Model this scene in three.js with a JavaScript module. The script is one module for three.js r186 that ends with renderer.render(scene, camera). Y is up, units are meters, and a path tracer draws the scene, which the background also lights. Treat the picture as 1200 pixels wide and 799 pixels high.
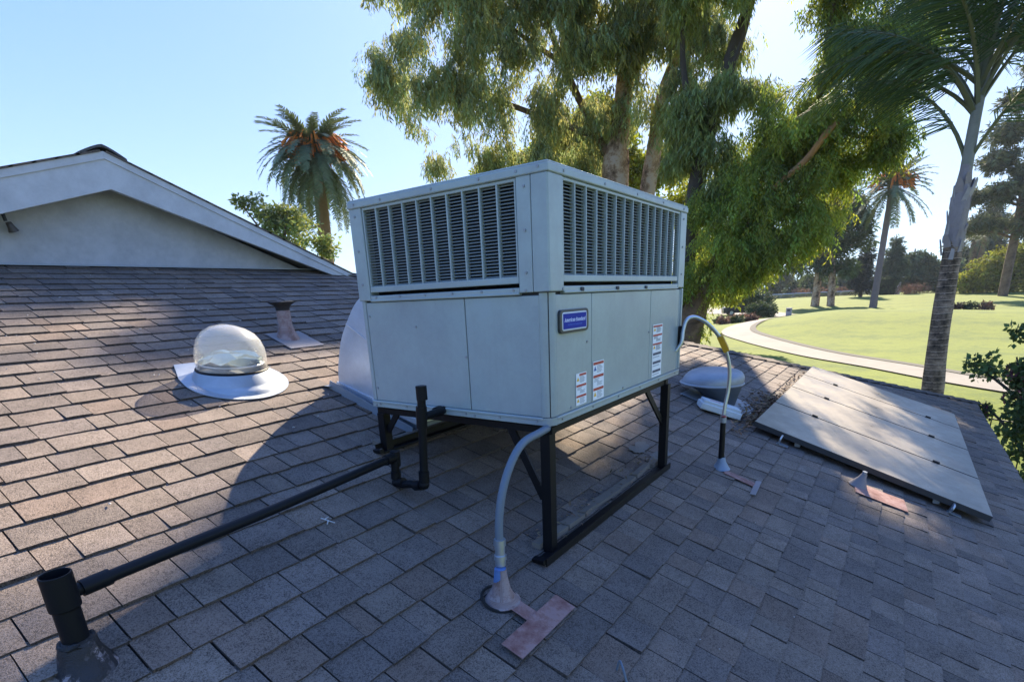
import * as THREE from 'three';
import { RoundedBoxGeometry } from 'three/addons/geometries/RoundedBoxGeometry.js';
import { mergeGeometries, toCreasedNormals } from 'three/addons/utils/BufferGeometryUtils.js';
import { ImprovedNoise } from 'three/addons/math/ImprovedNoise.js';

// ------------------------------------------------------------------ camera
const scene = new THREE.Scene();
const FULL_H = 2 * 539.35;
const camera = new THREE.PerspectiveCamera(2 * Math.atan(539.35 / 622.09) * 180 / Math.PI, 1200 / FULL_H, 0.05, 6000);
camera.position.set(1.0934, 0.5119, 1.8076);
camera.rotation.order = 'YXZ';
camera.rotation.set(THREE.MathUtils.degToRad(-17.061), THREE.MathUtils.degToRad(35.756), THREE.MathUtils.degToRad(-2.558));
camera.setViewOffset(1200, FULL_H, 0, 0, 1200, 799);   // the picture is the upper part of a taller frame

// ------------------------------------------------------------------ sky and sun
const SUN = new THREE.Vector3(-0.28, 0.71, -1).normalize();
{
  const W = 512, H = 256, data = new Float32Array(W * H * 4);
  for (let r = 0; r < H; r++) for (let c = 0; c < W; c++) {
    const up = ((r + 0.5) / H - 0.5) * Math.PI, az = ((c + 0.5) / W - 0.5) * 2 * Math.PI;
    const y = Math.sin(up), x = Math.cos(az) * Math.cos(up), z = Math.sin(az) * Math.cos(up);
    const g = Math.acos(Math.min(1, Math.max(-1, x * SUN.x + y * SUN.y + z * SUN.z)));
    const k = Math.pow(1 - Math.max(0, y), 4);
    const glow = 0.5 * Math.exp(-g / 0.22) + 0.34 * Math.exp(-g / 0.6);
    const zen = [0.036, 0.115, 0.36], hor = [0.26, 0.365, 0.45], sun = [0.5, 0.47, 0.41];
    for (let i = 0; i < 3; i++) data[(r * W + c) * 4 + i] = zen[i] + (hor[i] - zen[i]) * k + sun[i] * glow;
    data[(r * W + c) * 4 + 3] = 1;
  }
  const sky = new THREE.DataTexture(data, W, H, THREE.RGBAFormat, THREE.FloatType);
  sky.mapping = THREE.EquirectangularReflectionMapping; sky.magFilter = THREE.LinearFilter; sky.needsUpdate = true;
  scene.background = sky; scene.environment = sky;
}
const sun = new THREE.DirectionalLight(new THREE.Color(1, 0.86, 0.66), 5);
sun.position.copy(SUN).multiplyScalar(60); sun.castShadow = true;
sun.shadow.camera.left = sun.shadow.camera.bottom = -40; sun.shadow.camera.right = sun.shadow.camera.top = 40; sun.shadow.camera.far = 200;
scene.add(sun, sun.target);
const renderer = new THREE.WebGLRenderer({ antialias: true });
renderer.toneMapping = THREE.LinearToneMapping;
renderer.toneMappingExposure = 3.5;
renderer.shadowMap.enabled = true;
scene.fog = new THREE.FogExp2(new THREE.Color(0.86, 0.93, 1), 0.0003);

// ------------------------------------------------------------------ helpers
let seed = 7;
const rnd = () => { seed = (seed + 0x6D2B79F5) | 0; let t = Math.imul(seed ^ (seed >>> 15), 1 | seed); t = (t + Math.imul(t ^ (t >>> 7), 61 | t)) ^ t; return ((t ^ (t >>> 14)) >>> 0) / 4294967296; };
const rr = (a, b) => a + (b - a) * rnd();
const pick = (a) => a[Math.floor(rnd() * a.length)];
const noise = new ImprovedNoise();
const V = (x, y, z) => new THREE.Vector3(x, y, z);
const used = {};
function numbered(n) { const k = used[n] = (used[n] ?? -1) + 1; return k ? n + '_' + String(k).padStart(3, '0') : n; }
function tag(o, label, category, group, kind) {
  if (label) o.userData.label = label; if (category) o.userData.category = category;
  if (group) o.userData.group = group; if (kind) o.userData.kind = kind; return o;
}
function thing(name, label, category, pos = [0, 0, 0], group) {
  const o = new THREE.Group(); o.name = numbered(name); o.position.set(...pos); scene.add(o); return tag(o, label, category, group);
}
function prep(g) { g = g.index ? g.toNonIndexed() : g; for (const n of Object.keys(g.attributes)) if (!['position', 'normal', 'uv', 'color'].includes(n)) g.deleteAttribute(n); if (!g.attributes.uv) g.setAttribute('uv', new THREE.BufferAttribute(new Float32Array(g.attributes.position.count * 2), 2)); return g; }
const merge = (list) => list.length === 1 ? prep(list[0]) : mergeGeometries(list.map(prep));
function part(name, g, m, parent, label) {
  const o = new THREE.Mesh(Array.isArray(g) ? merge(g) : g, m); o.name = numbered(name); o.castShadow = o.receiveShadow = true;
  if (label) o.userData.label = label;
  (parent ?? scene).add(o); return o;
}
function uvBox(g, s = 1) {   // uv in metres by the dominant axis of each face
  g = prep(g); const p = g.attributes.position, n = g.attributes.normal, uv = g.attributes.uv;
  for (let i = 0; i < p.count; i++) {
    const ax = Math.abs(n.getX(i)), ay = Math.abs(n.getY(i)), az = Math.abs(n.getZ(i));
    if (ax >= ay && ax >= az) uv.setXY(i, p.getZ(i) * s, p.getY(i) * s); else if (ay >= az) uv.setXY(i, p.getX(i) * s, p.getZ(i) * s); else uv.setXY(i, p.getX(i) * s, p.getY(i) * s);
  }
  return g;
}
const bx = (x0, x1, y0, y1, z0, z1, r = 0) => {
  const w = Math.abs(x1 - x0), h = Math.abs(y1 - y0), d = Math.abs(z1 - z0), rad = Math.min(r, w * 0.49, h * 0.49, d * 0.49);
  const g = r ? new RoundedBoxGeometry(w, h, d, 2, rad) : new THREE.BoxGeometry(w, h, d);
  g.translate((x0 + x1) / 2, (y0 + y1) / 2, (z0 + z1) / 2); return uvBox(g);
};
function bar(a, b, r0, r1 = r0, n = 10, open = false) {
  const d = b.clone().sub(a), g = new THREE.CylinderGeometry(r1, r0, d.length(), n, 1, open);
  g.applyQuaternion(new THREE.Quaternion().setFromUnitVectors(V(0, 1, 0), d.clone().normalize())); g.translate((a.x + b.x) / 2, (a.y + b.y) / 2, (a.z + b.z) / 2); return g;
}
function beam(a, b, w, h) {   // square bar
  const d = b.clone().sub(a), g = new THREE.BoxGeometry(w, d.length(), h);
  g.applyQuaternion(new THREE.Quaternion().setFromUnitVectors(V(0, 1, 0), d.clone().normalize())); g.translate((a.x + b.x) / 2, (a.y + b.y) / 2, (a.z + b.z) / 2); return g;
}
const tube = (pts, r, seg = 40, n = 12) => new THREE.TubeGeometry(new THREE.CatmullRomCurve3(pts.map((p) => p.isVector3 ? p : V(...p))), seg, r, n);
function taper(pts, radii, n = 10, seg = 6, wob = 0) {   // tapered trunk or limb through points
  const c = new THREE.CatmullRomCurve3(pts.map((p) => V(...p))), N = (pts.length - 1) * seg, fr = c.computeFrenetFrames(N, false), pos = [], uv = [], idx = [];
  let len = 0, last = c.getPoint(0);
  for (let i = 0; i <= N; i++) {
    const t = i / N, P = c.getPoint(t), k = t * (pts.length - 1), j = Math.min(pts.length - 2, Math.floor(k)), r = radii[j] + (radii[j + 1] - radii[j]) * (k - j);
    len += P.distanceTo(last); last = P;
    for (let a = 0; a <= n; a++) {
      const th = a / n * Math.PI * 2, q = r * (1 + wob * noise.noise(Math.cos(th) * 1.3 + P.x, P.y * 1.4, Math.sin(th) * 1.3 + P.z));
      pos.push(P.x + q * (Math.cos(th) * fr.normals[i].x + Math.sin(th) * fr.binormals[i].x), P.y + q * (Math.cos(th) * fr.normals[i].y + Math.sin(th) * fr.binormals[i].y), P.z + q * (Math.cos(th) * fr.normals[i].z + Math.sin(th) * fr.binormals[i].z));
      uv.push(a / n * Math.max(0.3, Math.round(r * 6.3)), len);
    }
  }
  for (let i = 0; i < N; i++) for (let a = 0; a < n; a++) { const p = i * (n + 1) + a, q = p + n + 1; idx.push(p, p + 1, q, p + 1, q + 1, q); }
  const g = new THREE.BufferGeometry(); g.setAttribute('position', new THREE.Float32BufferAttribute(pos, 3)); g.setAttribute('uv', new THREE.Float32BufferAttribute(uv, 2)); g.setIndex(idx); g.computeVertexNormals(); return g;
}
// tileable value noise and textures
function lattice(n, s) { const a = new Float32Array(n * n); let k = s * 7919 + 13; for (let i = 0; i < a.length; i++) { k = (Math.imul(k, 1664525) + 1013904223) >>> 0; a[i] = k / 4294967296; } return a; }
function tileNoise(size, cells, s) {
  const L = lattice(cells, s), o = new Float32Array(size * size);
  for (let y = 0; y < size; y++) for (let x = 0; x < size; x++) {
    const fx = x / size * cells, fy = y / size * cells, x0 = Math.floor(fx), y0 = Math.floor(fy), u = fx - x0, v = fy - y0, su = u * u * (3 - 2 * u), sv = v * v * (3 - 2 * v), x1 = (x0 + 1) % cells, y1 = (y0 + 1) % cells;
    o[y * size + x] = (L[y0 * cells + x0] * (1 - su) + L[y0 * cells + x1] * su) * (1 - sv) + (L[y1 * cells + x0] * (1 - su) + L[y1 * cells + x1] * su) * sv;
  }
  return o;
}
function mix(size, parts) { const o = new Float32Array(size * size); for (const [c, w, s] of parts) { const n = tileNoise(size, c, s); for (let i = 0; i < o.length; i++) o[i] += w * (n[i] - 0.5); } return o; }
function tex(size, fn, repeat = 1, srgb = true) {
  const d = new Uint8Array(size * size * 4);
  for (let i = 0; i < size * size; i++) { const c = fn(i); for (let k = 0; k < 3; k++) d[i * 4 + k] = Math.max(0, Math.min(255, c[k] * 255)); d[i * 4 + 3] = 255; }
  const t = new THREE.DataTexture(d, size, size); t.wrapS = t.wrapT = THREE.RepeatWrapping; t.magFilter = THREE.LinearFilter; t.minFilter = THREE.LinearMipmapLinearFilter; t.generateMipmaps = true;
  t.repeat.set(repeat, repeat); if (srgb) t.colorSpace = THREE.SRGBColorSpace; t.needsUpdate = true; return t;
}
const std = (o) => new THREE.MeshStandardMaterial(o);
const rgb = (r, g, b) => new THREE.Color().setRGB(r, g, b);

// ------------------------------------------------------------------ materials
const N1 = mix(512, [[256, 0.5, 1], [128, 0.5, 2], [64, 0.35, 3], [8, 0.25, 4], [4, 0.2, 5]]);
const N2 = mix(512, [[4, 0.5, 11], [9, 0.4, 12], [23, 0.3, 13], [61, 0.2, 14], [170, 0.15, 15]]);
const granA = mix(1024, [[512, 0.7, 21], [256, 0.9, 22], [128, 0.8, 23], [72, 0.35, 26], [16, 0.22, 24], [5, 0.25, 25]]);
const granTex = tex(1024, (i) => { const v = 0.9 + granA[i] * 0.55; return [v, v * 0.985, v * 0.965]; });
const granBump = tex(1024, (i) => { const v = 0.5 + granA[i] * 0.4; return [v, v, v]; }, 1, false);
const speckle = tex(512, (i) => { const v = 0.96 + N2[i] * 0.13; return [v, v, v]; });
const roughTex = tex(512, (i) => { const v = 0.75 + N2[i] * 0.5; return [v, v, v]; }, 1, false);
const bumpTex = tex(512, (i) => { const v = 0.5 + N1[i] * 0.4; return [v, v, v]; }, 1, false);
const softBump = tex(256, (() => { const n = mix(256, [[3, 0.7, 31], [5, 0.4, 32]]); return (i) => [0.5 + n[i] * 0.6, 0, 0]; })(), 1.6, false);
const dirtTex = tex(512, (i) => { const v = 0.97 + N2[i] * 0.1 + N1[i] * 0.02 - 0.025 * Math.max(0, N1[(i & 511) + 512 * ((i >> 13) & 511)]); return [v * 1.01, v * (1 + N2[i] * 0.03), v * 0.99]; }, 0.7);
const M = {
  shingle: std({ color: 0xffffff, vertexColors: true, map: granTex, bumpMap: granBump, bumpScale: 0.0022, roughness: 0.92 }),
  under: std({ color: rgb(0.03, 0.028, 0.027), roughness: 1 }),
  paint: std({ color: rgb(0.36, 0.43, 0.435), roughness: 0.31, map: dirtTex, bumpMap: softBump, bumpScale: 0.0016 }),
  slat: std({ color: rgb(0.24, 0.275, 0.27), roughness: 0.45, map: speckle }),
  paintDark: std({ color: rgb(0.05, 0.055, 0.06), roughness: 0.7 }),
  coil: std({ color: rgb(0.03, 0.032, 0.036), roughness: 0.6, metalness: 0.3 }),
  black: new THREE.MeshPhysicalMaterial({ color: rgb(0.005, 0.005, 0.006), roughness: 0.5, specularIntensity: 0.5, bumpMap: bumpTex, bumpScale: 0.0003 }),
  abs: new THREE.MeshPhysicalMaterial({ color: rgb(0.005, 0.006, 0.008), roughness: 0.5, specularIntensity: 0.45 }),
  galv: std({ color: rgb(0.5, 0.53, 0.56), roughness: 0.42, metalness: 0.75, map: speckle, roughnessMap: roughTex, bumpMap: softBump, bumpScale: 0.001 }),
  galvDull: std({ color: rgb(0.36, 0.38, 0.4), roughness: 0.55, metalness: 0.5, map: speckle }),
  whiteMetal: std({ color: rgb(0.42, 0.46, 0.5), roughness: 0.45, map: speckle, metalness: 0.4, bumpMap: softBump, bumpScale: 0.002 }),
  ducting: std({ color: rgb(0.55, 0.6, 0.66), roughness: 0.4, metalness: 0.35, map: speckle, bumpMap: softBump, bumpScale: 0.003 }),
  curb: std({ color: rgb(0.25, 0.3, 0.36), roughness: 0.5, metalness: 0.3, map: speckle }),
  stucco: std({ color: rgb(0.46, 0.455, 0.45), roughness: 0.95, bumpMap: bumpTex, bumpScale: 0.003, map: speckle }),
  trim: std({ color: rgb(0.56, 0.56, 0.56), roughness: 0.6, map: speckle }),
  wood: std({ color: rgb(0.2, 0.165, 0.125), roughness: 0.95, map: speckle, bumpMap: bumpTex, bumpScale: 0.003 }),
  rust: std({ color: rgb(0.31, 0.185, 0.16), roughness: 0.85, map: tex(512, (i) => { const v = 0.93 + N2[i] * 0.4 + N1[i] * 0.12; return [v, v * (0.95 + N2[i] * 0.25), v * (0.93 + N2[i] * 0.3)]; }), bumpMap: bumpTex, bumpScale: 0.001 }),
  boot: std({ color: rgb(0.3, 0.235, 0.22), roughness: 0.8, map: tex(512, (i) => { const v = 0.95 + N2[i] * 0.35 + N1[i] * 0.25; return [v, v * (0.97 + N2[i] * 0.2), v * (0.96 + N2[i] * 0.3)]; }, 4), bumpMap: bumpTex, bumpScale: 0.002 }),
  tarBoot: std({ color: rgb(0.3, 0.28, 0.28), roughness: 0.55, map: tex(512, (i) => { const k = N2[i] > 0.06 ? 0.95 : N2[i] < -0.08 ? 0.3 : 0.5 + N1[i] * 0.2; return [k, k * 0.95, k * 0.95]; }, 0.8), bumpMap: bumpTex, bumpScale: 0.004 }),
  leadBoot: std({ color: rgb(0.27, 0.24, 0.23), roughness: 0.75, map: speckle, bumpMap: bumpTex, bumpScale: 0.002 }),
  conduit: std({ color: rgb(0.13, 0.165, 0.2), roughness: 0.5 }),
  steel: std({ color: rgb(0.5, 0.55, 0.6), roughness: 0.35, metalness: 0.8 }),
  yellowTag: std({ color: rgb(0.62, 0.34, 0.02), roughness: 0.5 }),
  tar: std({ color: rgb(0.02, 0.019, 0.018), roughness: 0.6, bumpMap: bumpTex, bumpScale: 0.01 }),
  bark: std({ color: rgb(0.2, 0.145, 0.105), roughness: 1, map: tex(512, (i) => { const v = 0.88 + N2[i] * 0.6; return [v, v * 0.95, v * 0.88]; }, 0.6), bumpMap: bumpTex, bumpScale: 0.03 }),
  barkPale: std({ color: rgb(0.44, 0.34, 0.26), roughness: 1, map: tex(512, (i) => { const v = 0.88 + N2[i] * 1.1 + N1[i] * 0.2; return [v, v * (0.93 + N2[i] * 0.12), v * (0.85 + N2[i] * 0.25)]; }, 0.6), bumpMap: bumpTex, bumpScale: 0.02 }),
  barkDark: std({ color: rgb(0.09, 0.07, 0.055), roughness: 1, map: speckle, bumpMap: bumpTex, bumpScale: 0.03 }),
  kerb: std({ color: rgb(0.08, 0.075, 0.06), roughness: 1 }),
  path: std({ color: rgb(0.2, 0.185, 0.16), roughness: 0.95, map: speckle }),
  glass: std({ color: rgb(0.02, 0.025, 0.03), roughness: 0.08 }),
};
function leafMat(r, g, b, t = 0.45) { return new THREE.MeshPhysicalMaterial({ color: rgb(r, g, b), vertexColors: true, roughness: 0.8, transmission: t, thickness: 0, side: THREE.DoubleSide, specularIntensity: 0.4 }); }

// ------------------------------------------------------------------ roof frame
const SL = 1 / 3, NL = Math.hypot(1, SL), PITCH = Math.atan(SL);
const yr = (x) => -0.588 - (x + 0.024) * SL;
const RN = V(SL / NL, 1 / NL, 0);
const RP = (x, z, h = 0) => V(x + RN.x * h, yr(x) + RN.y * h, z);
const EAVE = 2.24, WALL = -4.5, ZNEAR = 4.2;
const hipZ = (x) => -8.86 + 0.95 * (EAVE - x);   // where the roof plane ends at the hip
function roofThing(name, label, cat, x, z, group, h = 0) { const p = RP(x, z, h), o = thing(name, label, cat, [p.x, p.y, p.z], group); o.rotation.z = -PITCH; return o; }   // local x runs down the slope, y is the roof normal
const GROUND = -3.7;

// ================================================================== SETTING: ground, path
function hillHeight(x, z) {
  const s = THREE.MathUtils.smoothstep(Math.hypot(x + 3, z), 12, 20);
  let h = GROUND + (GROUND * 0 + 0.9) * s;
  const dx = x + 2, sx = dx < 0 ? 4.6 : 14; h += 0.75 * THREE.MathUtils.smoothstep(-z, 58, 115); h += 1.2 * Math.exp(-(dx * dx) / (2 * sx * sx) - ((z + 50) ** 2) / (2 * 64));
  h += 0.35 * Math.exp(-((x - 9) ** 2) / (2 * 200) - ((z + 104) ** 2) / (2 * 110));
  h += 0.12 * noise.noise(x * 0.06, z * 0.06, 3.3);
  return h;
}
const lawnN = mix(512, [[3, 0.5, 41], [7, 0.5, 42], [19, 0.4, 43], [60, 0.4, 44], [200, 0.5, 45]]);
{
  const n = 230, pos = [], uv = [], idx = [], f = (u) => Math.sinh(4.2 * u) / Math.sinh(4.2) * 420;
  for (let j = 0; j <= n; j++) for (let i = 0; i <= n; i++) {
    const x = f(i / n * 2 - 1), z = -45 + f(j / n * 2 - 1); pos.push(x, hillHeight(x, z), z); uv.push(x / 6, z / 6);
  }
  for (let j = 0; j < n; j++) for (let i = 0; i < n; i++) { const p = j * (n + 1) + i, q = p + n + 1; idx.push(p, q, p + 1, p + 1, q, q + 1); }
  const g = new THREE.BufferGeometry(); g.setAttribute('position', new THREE.Float32BufferAttribute(pos, 3)); g.setAttribute('uv', new THREE.Float32BufferAttribute(uv, 2)); g.setIndex(idx); g.computeVertexNormals();
  const m = std({ color: rgb(0.118, 0.152, 0.005), roughness: 1, map: tex(512, (i) => { const v = 0.95 + lawnN[i] * 0.24; return [v * (1 + lawnN[i] * 0.12), v, v * 0.95]; }), bumpMap: bumpTex, bumpScale: 0.03 });
  tag(part('ground', g, m), 'sunlit rolling golf course lawn reaching to the far trees', 'ground', null, 'structure');
}
function strip(name, pts, m, label, lift, o = {}) {   // a ribbon that lies on the ground; pts [x, z, halfwidth]
  const c = new THREE.CatmullRomCurve3(pts.map((p) => V(p[0], p[2], p[1]))), N = 90, pos = [], uv = [], idx = []; let len = 0, last = null;
  for (let i = 0; i <= N; i++) {
    const q = i / N * (o.end ?? 1), p = c.getPoint(q), t = c.getTangent(q), l = Math.hypot(t.x, t.z), nx = -t.z / l, nz = t.x / l; if (last) len += last.distanceTo(p); last = p;
    for (let k = 0; k <= 4; k++) { const w = (k / 2 - 1) * (o.half ?? p.y) + (o.off ? p.y + o.half * 0.95 : 0), x = p.x + nx * w, z = p.z + nz * w; pos.push(x, hillHeight(x, z) + lift, z); uv.push(w * 0.23 + 0.1 * Math.sin(len), len * 0.23); }
  }
  for (let i = 0; i < N; i++) for (let k = 0; k < 4; k++) { const a = i * 5 + k, b = a + 5; idx.push(a, a + 1, b, a + 1, b + 1, b); }
  const g = new THREE.BufferGeometry(); g.setAttribute('position', new THREE.Float32BufferAttribute(pos, 3)); g.setAttribute('uv', new THREE.Float32BufferAttribute(uv, 2)); g.setIndex(idx); g.computeVertexNormals();
  return tag(part(name, g, m), label, name, null, 'structure');
}
const PATH = [[14, -9.5, 0.80], [9.5, -14.5, 0.80], [3.9, -20.3, 0.80], [1.0, -24.3, 0.84], [-1.75, -27.6, 0.88], [-5.6, -33.8, 0.96], [-8.3, -39.5, 0.96], [-9.0, -46.4, 0.88], [-8.2, -53, 0.80], [-7.9, -58, 0.72], [-10, -66, 0.80]];
strip('path', PATH, M.path, 'pale concrete cart path curving across the lawn', 0.05);
strip('kerb', PATH, M.kerb, 'dark low edging along the far side of the path', 0.07, { off: 1.12, half: 0.2, end: 0.72 });
strip('drive', [[-9.5, -66, 1.6], [-14, -72, 3], [-22, -80, 3.5], [-34, -92, 3.5]], M.path, 'pale driveway behind the weeping tree', 0.04);

// ================================================================== HOUSE
const house = thing('house', 'single storey house with brown asphalt shingle hip roof and pale gable', 'house');
{
  // roof deck: the slope in the picture, the hip end beyond it, and the slope behind the gable
  const deck = new THREE.BufferGeometry(), hw = hipZ(WALL), c = (x, z) => [x, yr(x) - 0.012, z];
  const tri = [];
  const quad = (a, b, d, e) => tri.push(...a, ...b, ...d, ...a, ...d, ...e);
  quad(c(EAVE, ZNEAR), c(EAVE, hipZ(EAVE)), c(WALL - 1.2, hipZ(WALL - 1.2)), c(WALL - 1.2, ZNEAR));
  const top = c(WALL - 1.2, hipZ(WALL - 1.2)), cor = c(EAVE, hipZ(EAVE)), far = [-13.6, cor[1], cor[2]];
  tri.push(...cor, ...far, ...top);
  quad(far, [-13.6, cor[1], ZNEAR], [WALL - 1.2, top[1], ZNEAR], top);
  deck.setAttribute('position', new THREE.Float32BufferAttribute(tri, 3)); deck.computeVertexNormals();
  const roof = part('roof', prep(deck), M.under, house);

  // shingles, course by course
  const EXPO = 0.1435, slopeLen = (EAVE - WALL) * NL, rows = Math.ceil(slopeLen / EXPO), t = V(1 / NL, -SL / NL, 0);
  const tones = [[0.205, 0.162, 0.131], [0.22, 0.176, 0.142], [0.176, 0.142, 0.118], [0.23, 0.182, 0.144], [0.19, 0.154, 0.13], [0.162, 0.133, 0.114], [0.212, 0.158, 0.122]];
  const widths = [0.08, 0.11, 0.13, 0.15, 0.16, 0.17, 0.19, 0.22];
  const list = [];
  const at = (s, z, h) => { const x = EAVE - (slopeLen - 0) + s / NL * 1; return null; };
  const P = (s, z, h) => { const x = EAVE + 0.02 - s / NL; return V(x + RN.x * h, yr(x) + RN.y * h, z); };   // s is the distance up from the eave
  for (let r = 0; r < rows; r++) {
    const s0 = r * EXPO, x = EAVE - s0 / NL, zEnd = hipZ(x) + 0.05; let z = ZNEAR - rnd() * 0.3, last = -1;
    while (z > zEnd) {
      let k; do k = Math.floor(rnd() * widths.length); while (k === last); last = k;
      const w = Math.min(widths[k] * rr(0.94, 1.05), z - zEnd + 0.02), z1 = z - w, tab = { s: s0, z0: z, z1, thick: rr(0.009, 0.0115) + (list.length % 2 ? rr(0.0025, 0.005) : 0) + (rnd() < 0.05 ? 0.004 : 0), row: r };
      list.push(tab); z = z1;
    }
  }
  const col = new THREE.Color();
  function tabGeometry(o) {
    const g = 0.0028, sk = rr(-0.003, 0.003), a = o.s + sk + rr(-0.0018, 0.0018), b = o.s + sk + rr(-0.0018, 0.0018), up = o.s + EXPO + 0.025, h0 = o.thick + rr(0, 0.0018), h1 = o.thick + rr(0, 0.0018), ht = 0.0025;
    const za = o.z0 - g + rr(-0.0015, 0.0015), zb = o.z1 + g + rr(-0.0015, 0.0015);
    const A = P(a, za, h0), B = P(b, zb, h1), C = P(up, zb, ht), D = P(up, za, ht), A0 = P(a, za, -0.004), B0 = P(b, zb, -0.004), C0 = P(up, zb, -0.004), D0 = P(up, za, -0.004);
    const ou = rnd() * 3, ov = rnd() * 3, q = 1 / 0.42, pos = [], uv = [], cl = [];
    const mottle = [1, 2, 3, 4].map(() => rr(0.86, 1.14)), base = pick(tones), f = rr(0.86, 1.12), patch = 1 + 0.16 * noise.noise(o.s * 0.9, o.z0 * 0.9, 1.5);
    const face = (pts, dark0) => {
      for (const i of [0, 1, 2, 0, 2, 3]) { const [p, u, v] = pts[i], dark = dark0 * mottle[i]; pos.push(p.x, p.y, p.z); uv.push(u * q + ou, v * q + ov); cl.push(base[0] * f * patch * dark, base[1] * f * patch * dark, base[2] * f * patch * dark); }
    };
    const n = Math.max(3, Math.round((o.z0 - o.z1) / 0.035)), e = [], put = (p, u, v, dk) => { pos.push(p.x, p.y, p.z); uv.push(u * q + ou, v * q + ov); cl.push(base[0] * f * patch * dk, base[1] * f * patch * dk, base[2] * f * patch * dk); };
    for (let i = 0; i <= n; i++) { const k = i / n, s = a + (b - a) * k + (i && i < n ? rr(-0.0022, 0.0022) : 0), z = za + (zb - za) * k, h = h0 + (h1 - h0) * k + rr(0, 0.0007); e.push([P(s, z, h), P(s, z, -0.004), z, s, (mottle[0] + (mottle[1] - mottle[0]) * k) * rr(0.95, 1.05)]); }
    for (let i = 0; i < n; i++) {
      const l = e[i], r = e[i + 1]; put(D, o.z0, up, mottle[3]); put(l[0], l[2], l[3], l[4]); put(r[0], r[2], r[3], r[4]);
      for (const [pt, w, s] of [[l[1], l[2], 0], [r[1], r[2], 0], [r[0], r[2], 0.01], [l[1], l[2], 0], [r[0], r[2], 0.01], [l[0], l[2], 0.01]]) put(pt, w, s, 0.55);   // the cut butt edge shows the asphalt core
    }
    put(D, o.z0, up, mottle[3]); put(e[n][0], o.z1, b, e[n][4]); put(C, o.z1, up, mottle[2]);   // the cut butt edge shows the asphalt core
    face([[D0, up, 0], [A0, a, 0], [A, a, 0.01], [D, up, 0.01]], 0.55);
    face([[B0, a, 0], [C0, up, 0], [C, up, 0.01], [B, a, 0.01]], 0.55);
    const ge = new THREE.BufferGeometry(); ge.setAttribute('position', new THREE.Float32BufferAttribute(pos, 3)); ge.setAttribute('uv', new THREE.Float32BufferAttribute(uv, 2)); ge.setAttribute('color', new THREE.Float32BufferAttribute(cl, 3)); ge.computeVertexNormals(); return ge;
  }
  // the 290 tabs that show largest stay single pieces, the others are one mass
  camera.updateMatrixWorld(true); camera.updateProjectionMatrix();
  for (const o of list) {
    const c0 = P(o.s + EXPO / 2, (o.z0 + o.z1) / 2, 0), n = c0.clone().project(camera), inside = Math.abs(n.x) < 1.02 && Math.abs(n.y) < 1.02 && n.z < 1;
    const d = c0.distanceTo(camera.position), cos = Math.abs(c0.clone().sub(camera.position).normalize().dot(RN));
    o.size = inside ? (o.z0 - o.z1) * EXPO * cos / (d * d) : 0;
  }
  const order = [...list].sort((a, b) => b.size - a.size), single = new Set(order.slice(0, 290)), mass = [];
  for (const o of list) { const g = tabGeometry(o); if (single.has(o)) part('shingle', g, M.shingle, roof); else mass.push(g); }
  const rest = part('shingle', mergeGeometries(mass), M.shingle, roof); rest.userData.kind = 'stuff';

  // hip caps, each bent over the hip
  for (let k = 0; k < 46; k++) {
    const x0 = EAVE - k * 0.147, x1 = x0 - 0.19, w = 0.14, mk = (x, h) => { const z = hipZ(x), y = yr(x) + h; return [V(x + w * 0.72, yr(x + w * 0.72) + h, z + w * 0.6), V(x, y + 0.006, z), V(x - w * 0.66, yr(x) + h - 0.012 - w * 0.1, z - w * 0.72)]; };
    if (x1 < WALL - 0.9) break;
    const a = mk(x0, 0.03), b = mk(x1, 0.014), lo = mk(x0, 0.012), pos = [], cl = [], uv = [], tn = pick(tones), f = rr(0.6, 0.85);
    const fq = (p) => { for (const i of [0, 1, 2, 0, 2, 3]) { pos.push(p[i].x, p[i].y, p[i].z); cl.push(tn[0] * f, tn[1] * f, tn[2] * f); uv.push(p[i].x * 2, p[i].z * 2); } };
    fq([a[0], a[1], b[1], b[0]]); fq([a[1], a[2], b[2], b[1]]); fq([lo[0], lo[1], a[1], a[0]]); fq([lo[1], lo[2], a[2], a[1]]);
    const g = new THREE.BufferGeometry(); g.setAttribute('position', new THREE.Float32BufferAttribute(pos, 3)); g.setAttribute('uv', new THREE.Float32BufferAttribute(uv, 2)); g.setAttribute('color', new THREE.Float32BufferAttribute(cl, 3)); g.computeVertexNormals();
    part('hip_cap', g, M.shingle, roof);
  }
  // eave: fascia, drip edge, gutter, and the walls below
  const ye = yr(EAVE);
  part('fascia', [bx(EAVE - 0.03, EAVE - 0.005, ye - 0.2, ye - 0.015, hipZ(EAVE), ZNEAR)], M.trim, house);
  part('drip_edge', [bx(EAVE - 0.004, EAVE + 0.012, ye - 0.05, ye - 0.016, hipZ(EAVE) - 0.01, ZNEAR)], M.galvDull, house);
  part('outer_wall', [bx(EAVE - 0.75, EAVE - 0.55, GROUND - 0.3, ye + 0.05, hipZ(EAVE) + 0.6, ZNEAR)], M.stucco, house);
  part('outer_wall', [bx(-13, EAVE - 0.76, GROUND - 0.3, ye + 0.05, hipZ(EAVE) + 0.6, hipZ(EAVE) + 0.8)], M.stucco, house);
  part('fascia', [bx(-13.6, EAVE - 0.03, ye - 0.2, ye - 0.015, hipZ(EAVE) - 0.02, hipZ(EAVE) + 0.005)], M.trim, house);

  // the gable above the slope
  const AP = V(-4.28, 1.75, -0.25), SR = 0.392, SLf = 0.335, zR = -2.72, zL = 2.6;
  const topY = (z) => z < AP.z ? AP.y - (AP.z - z) * SR : AP.y - (z - AP.z) * SLf;
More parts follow.
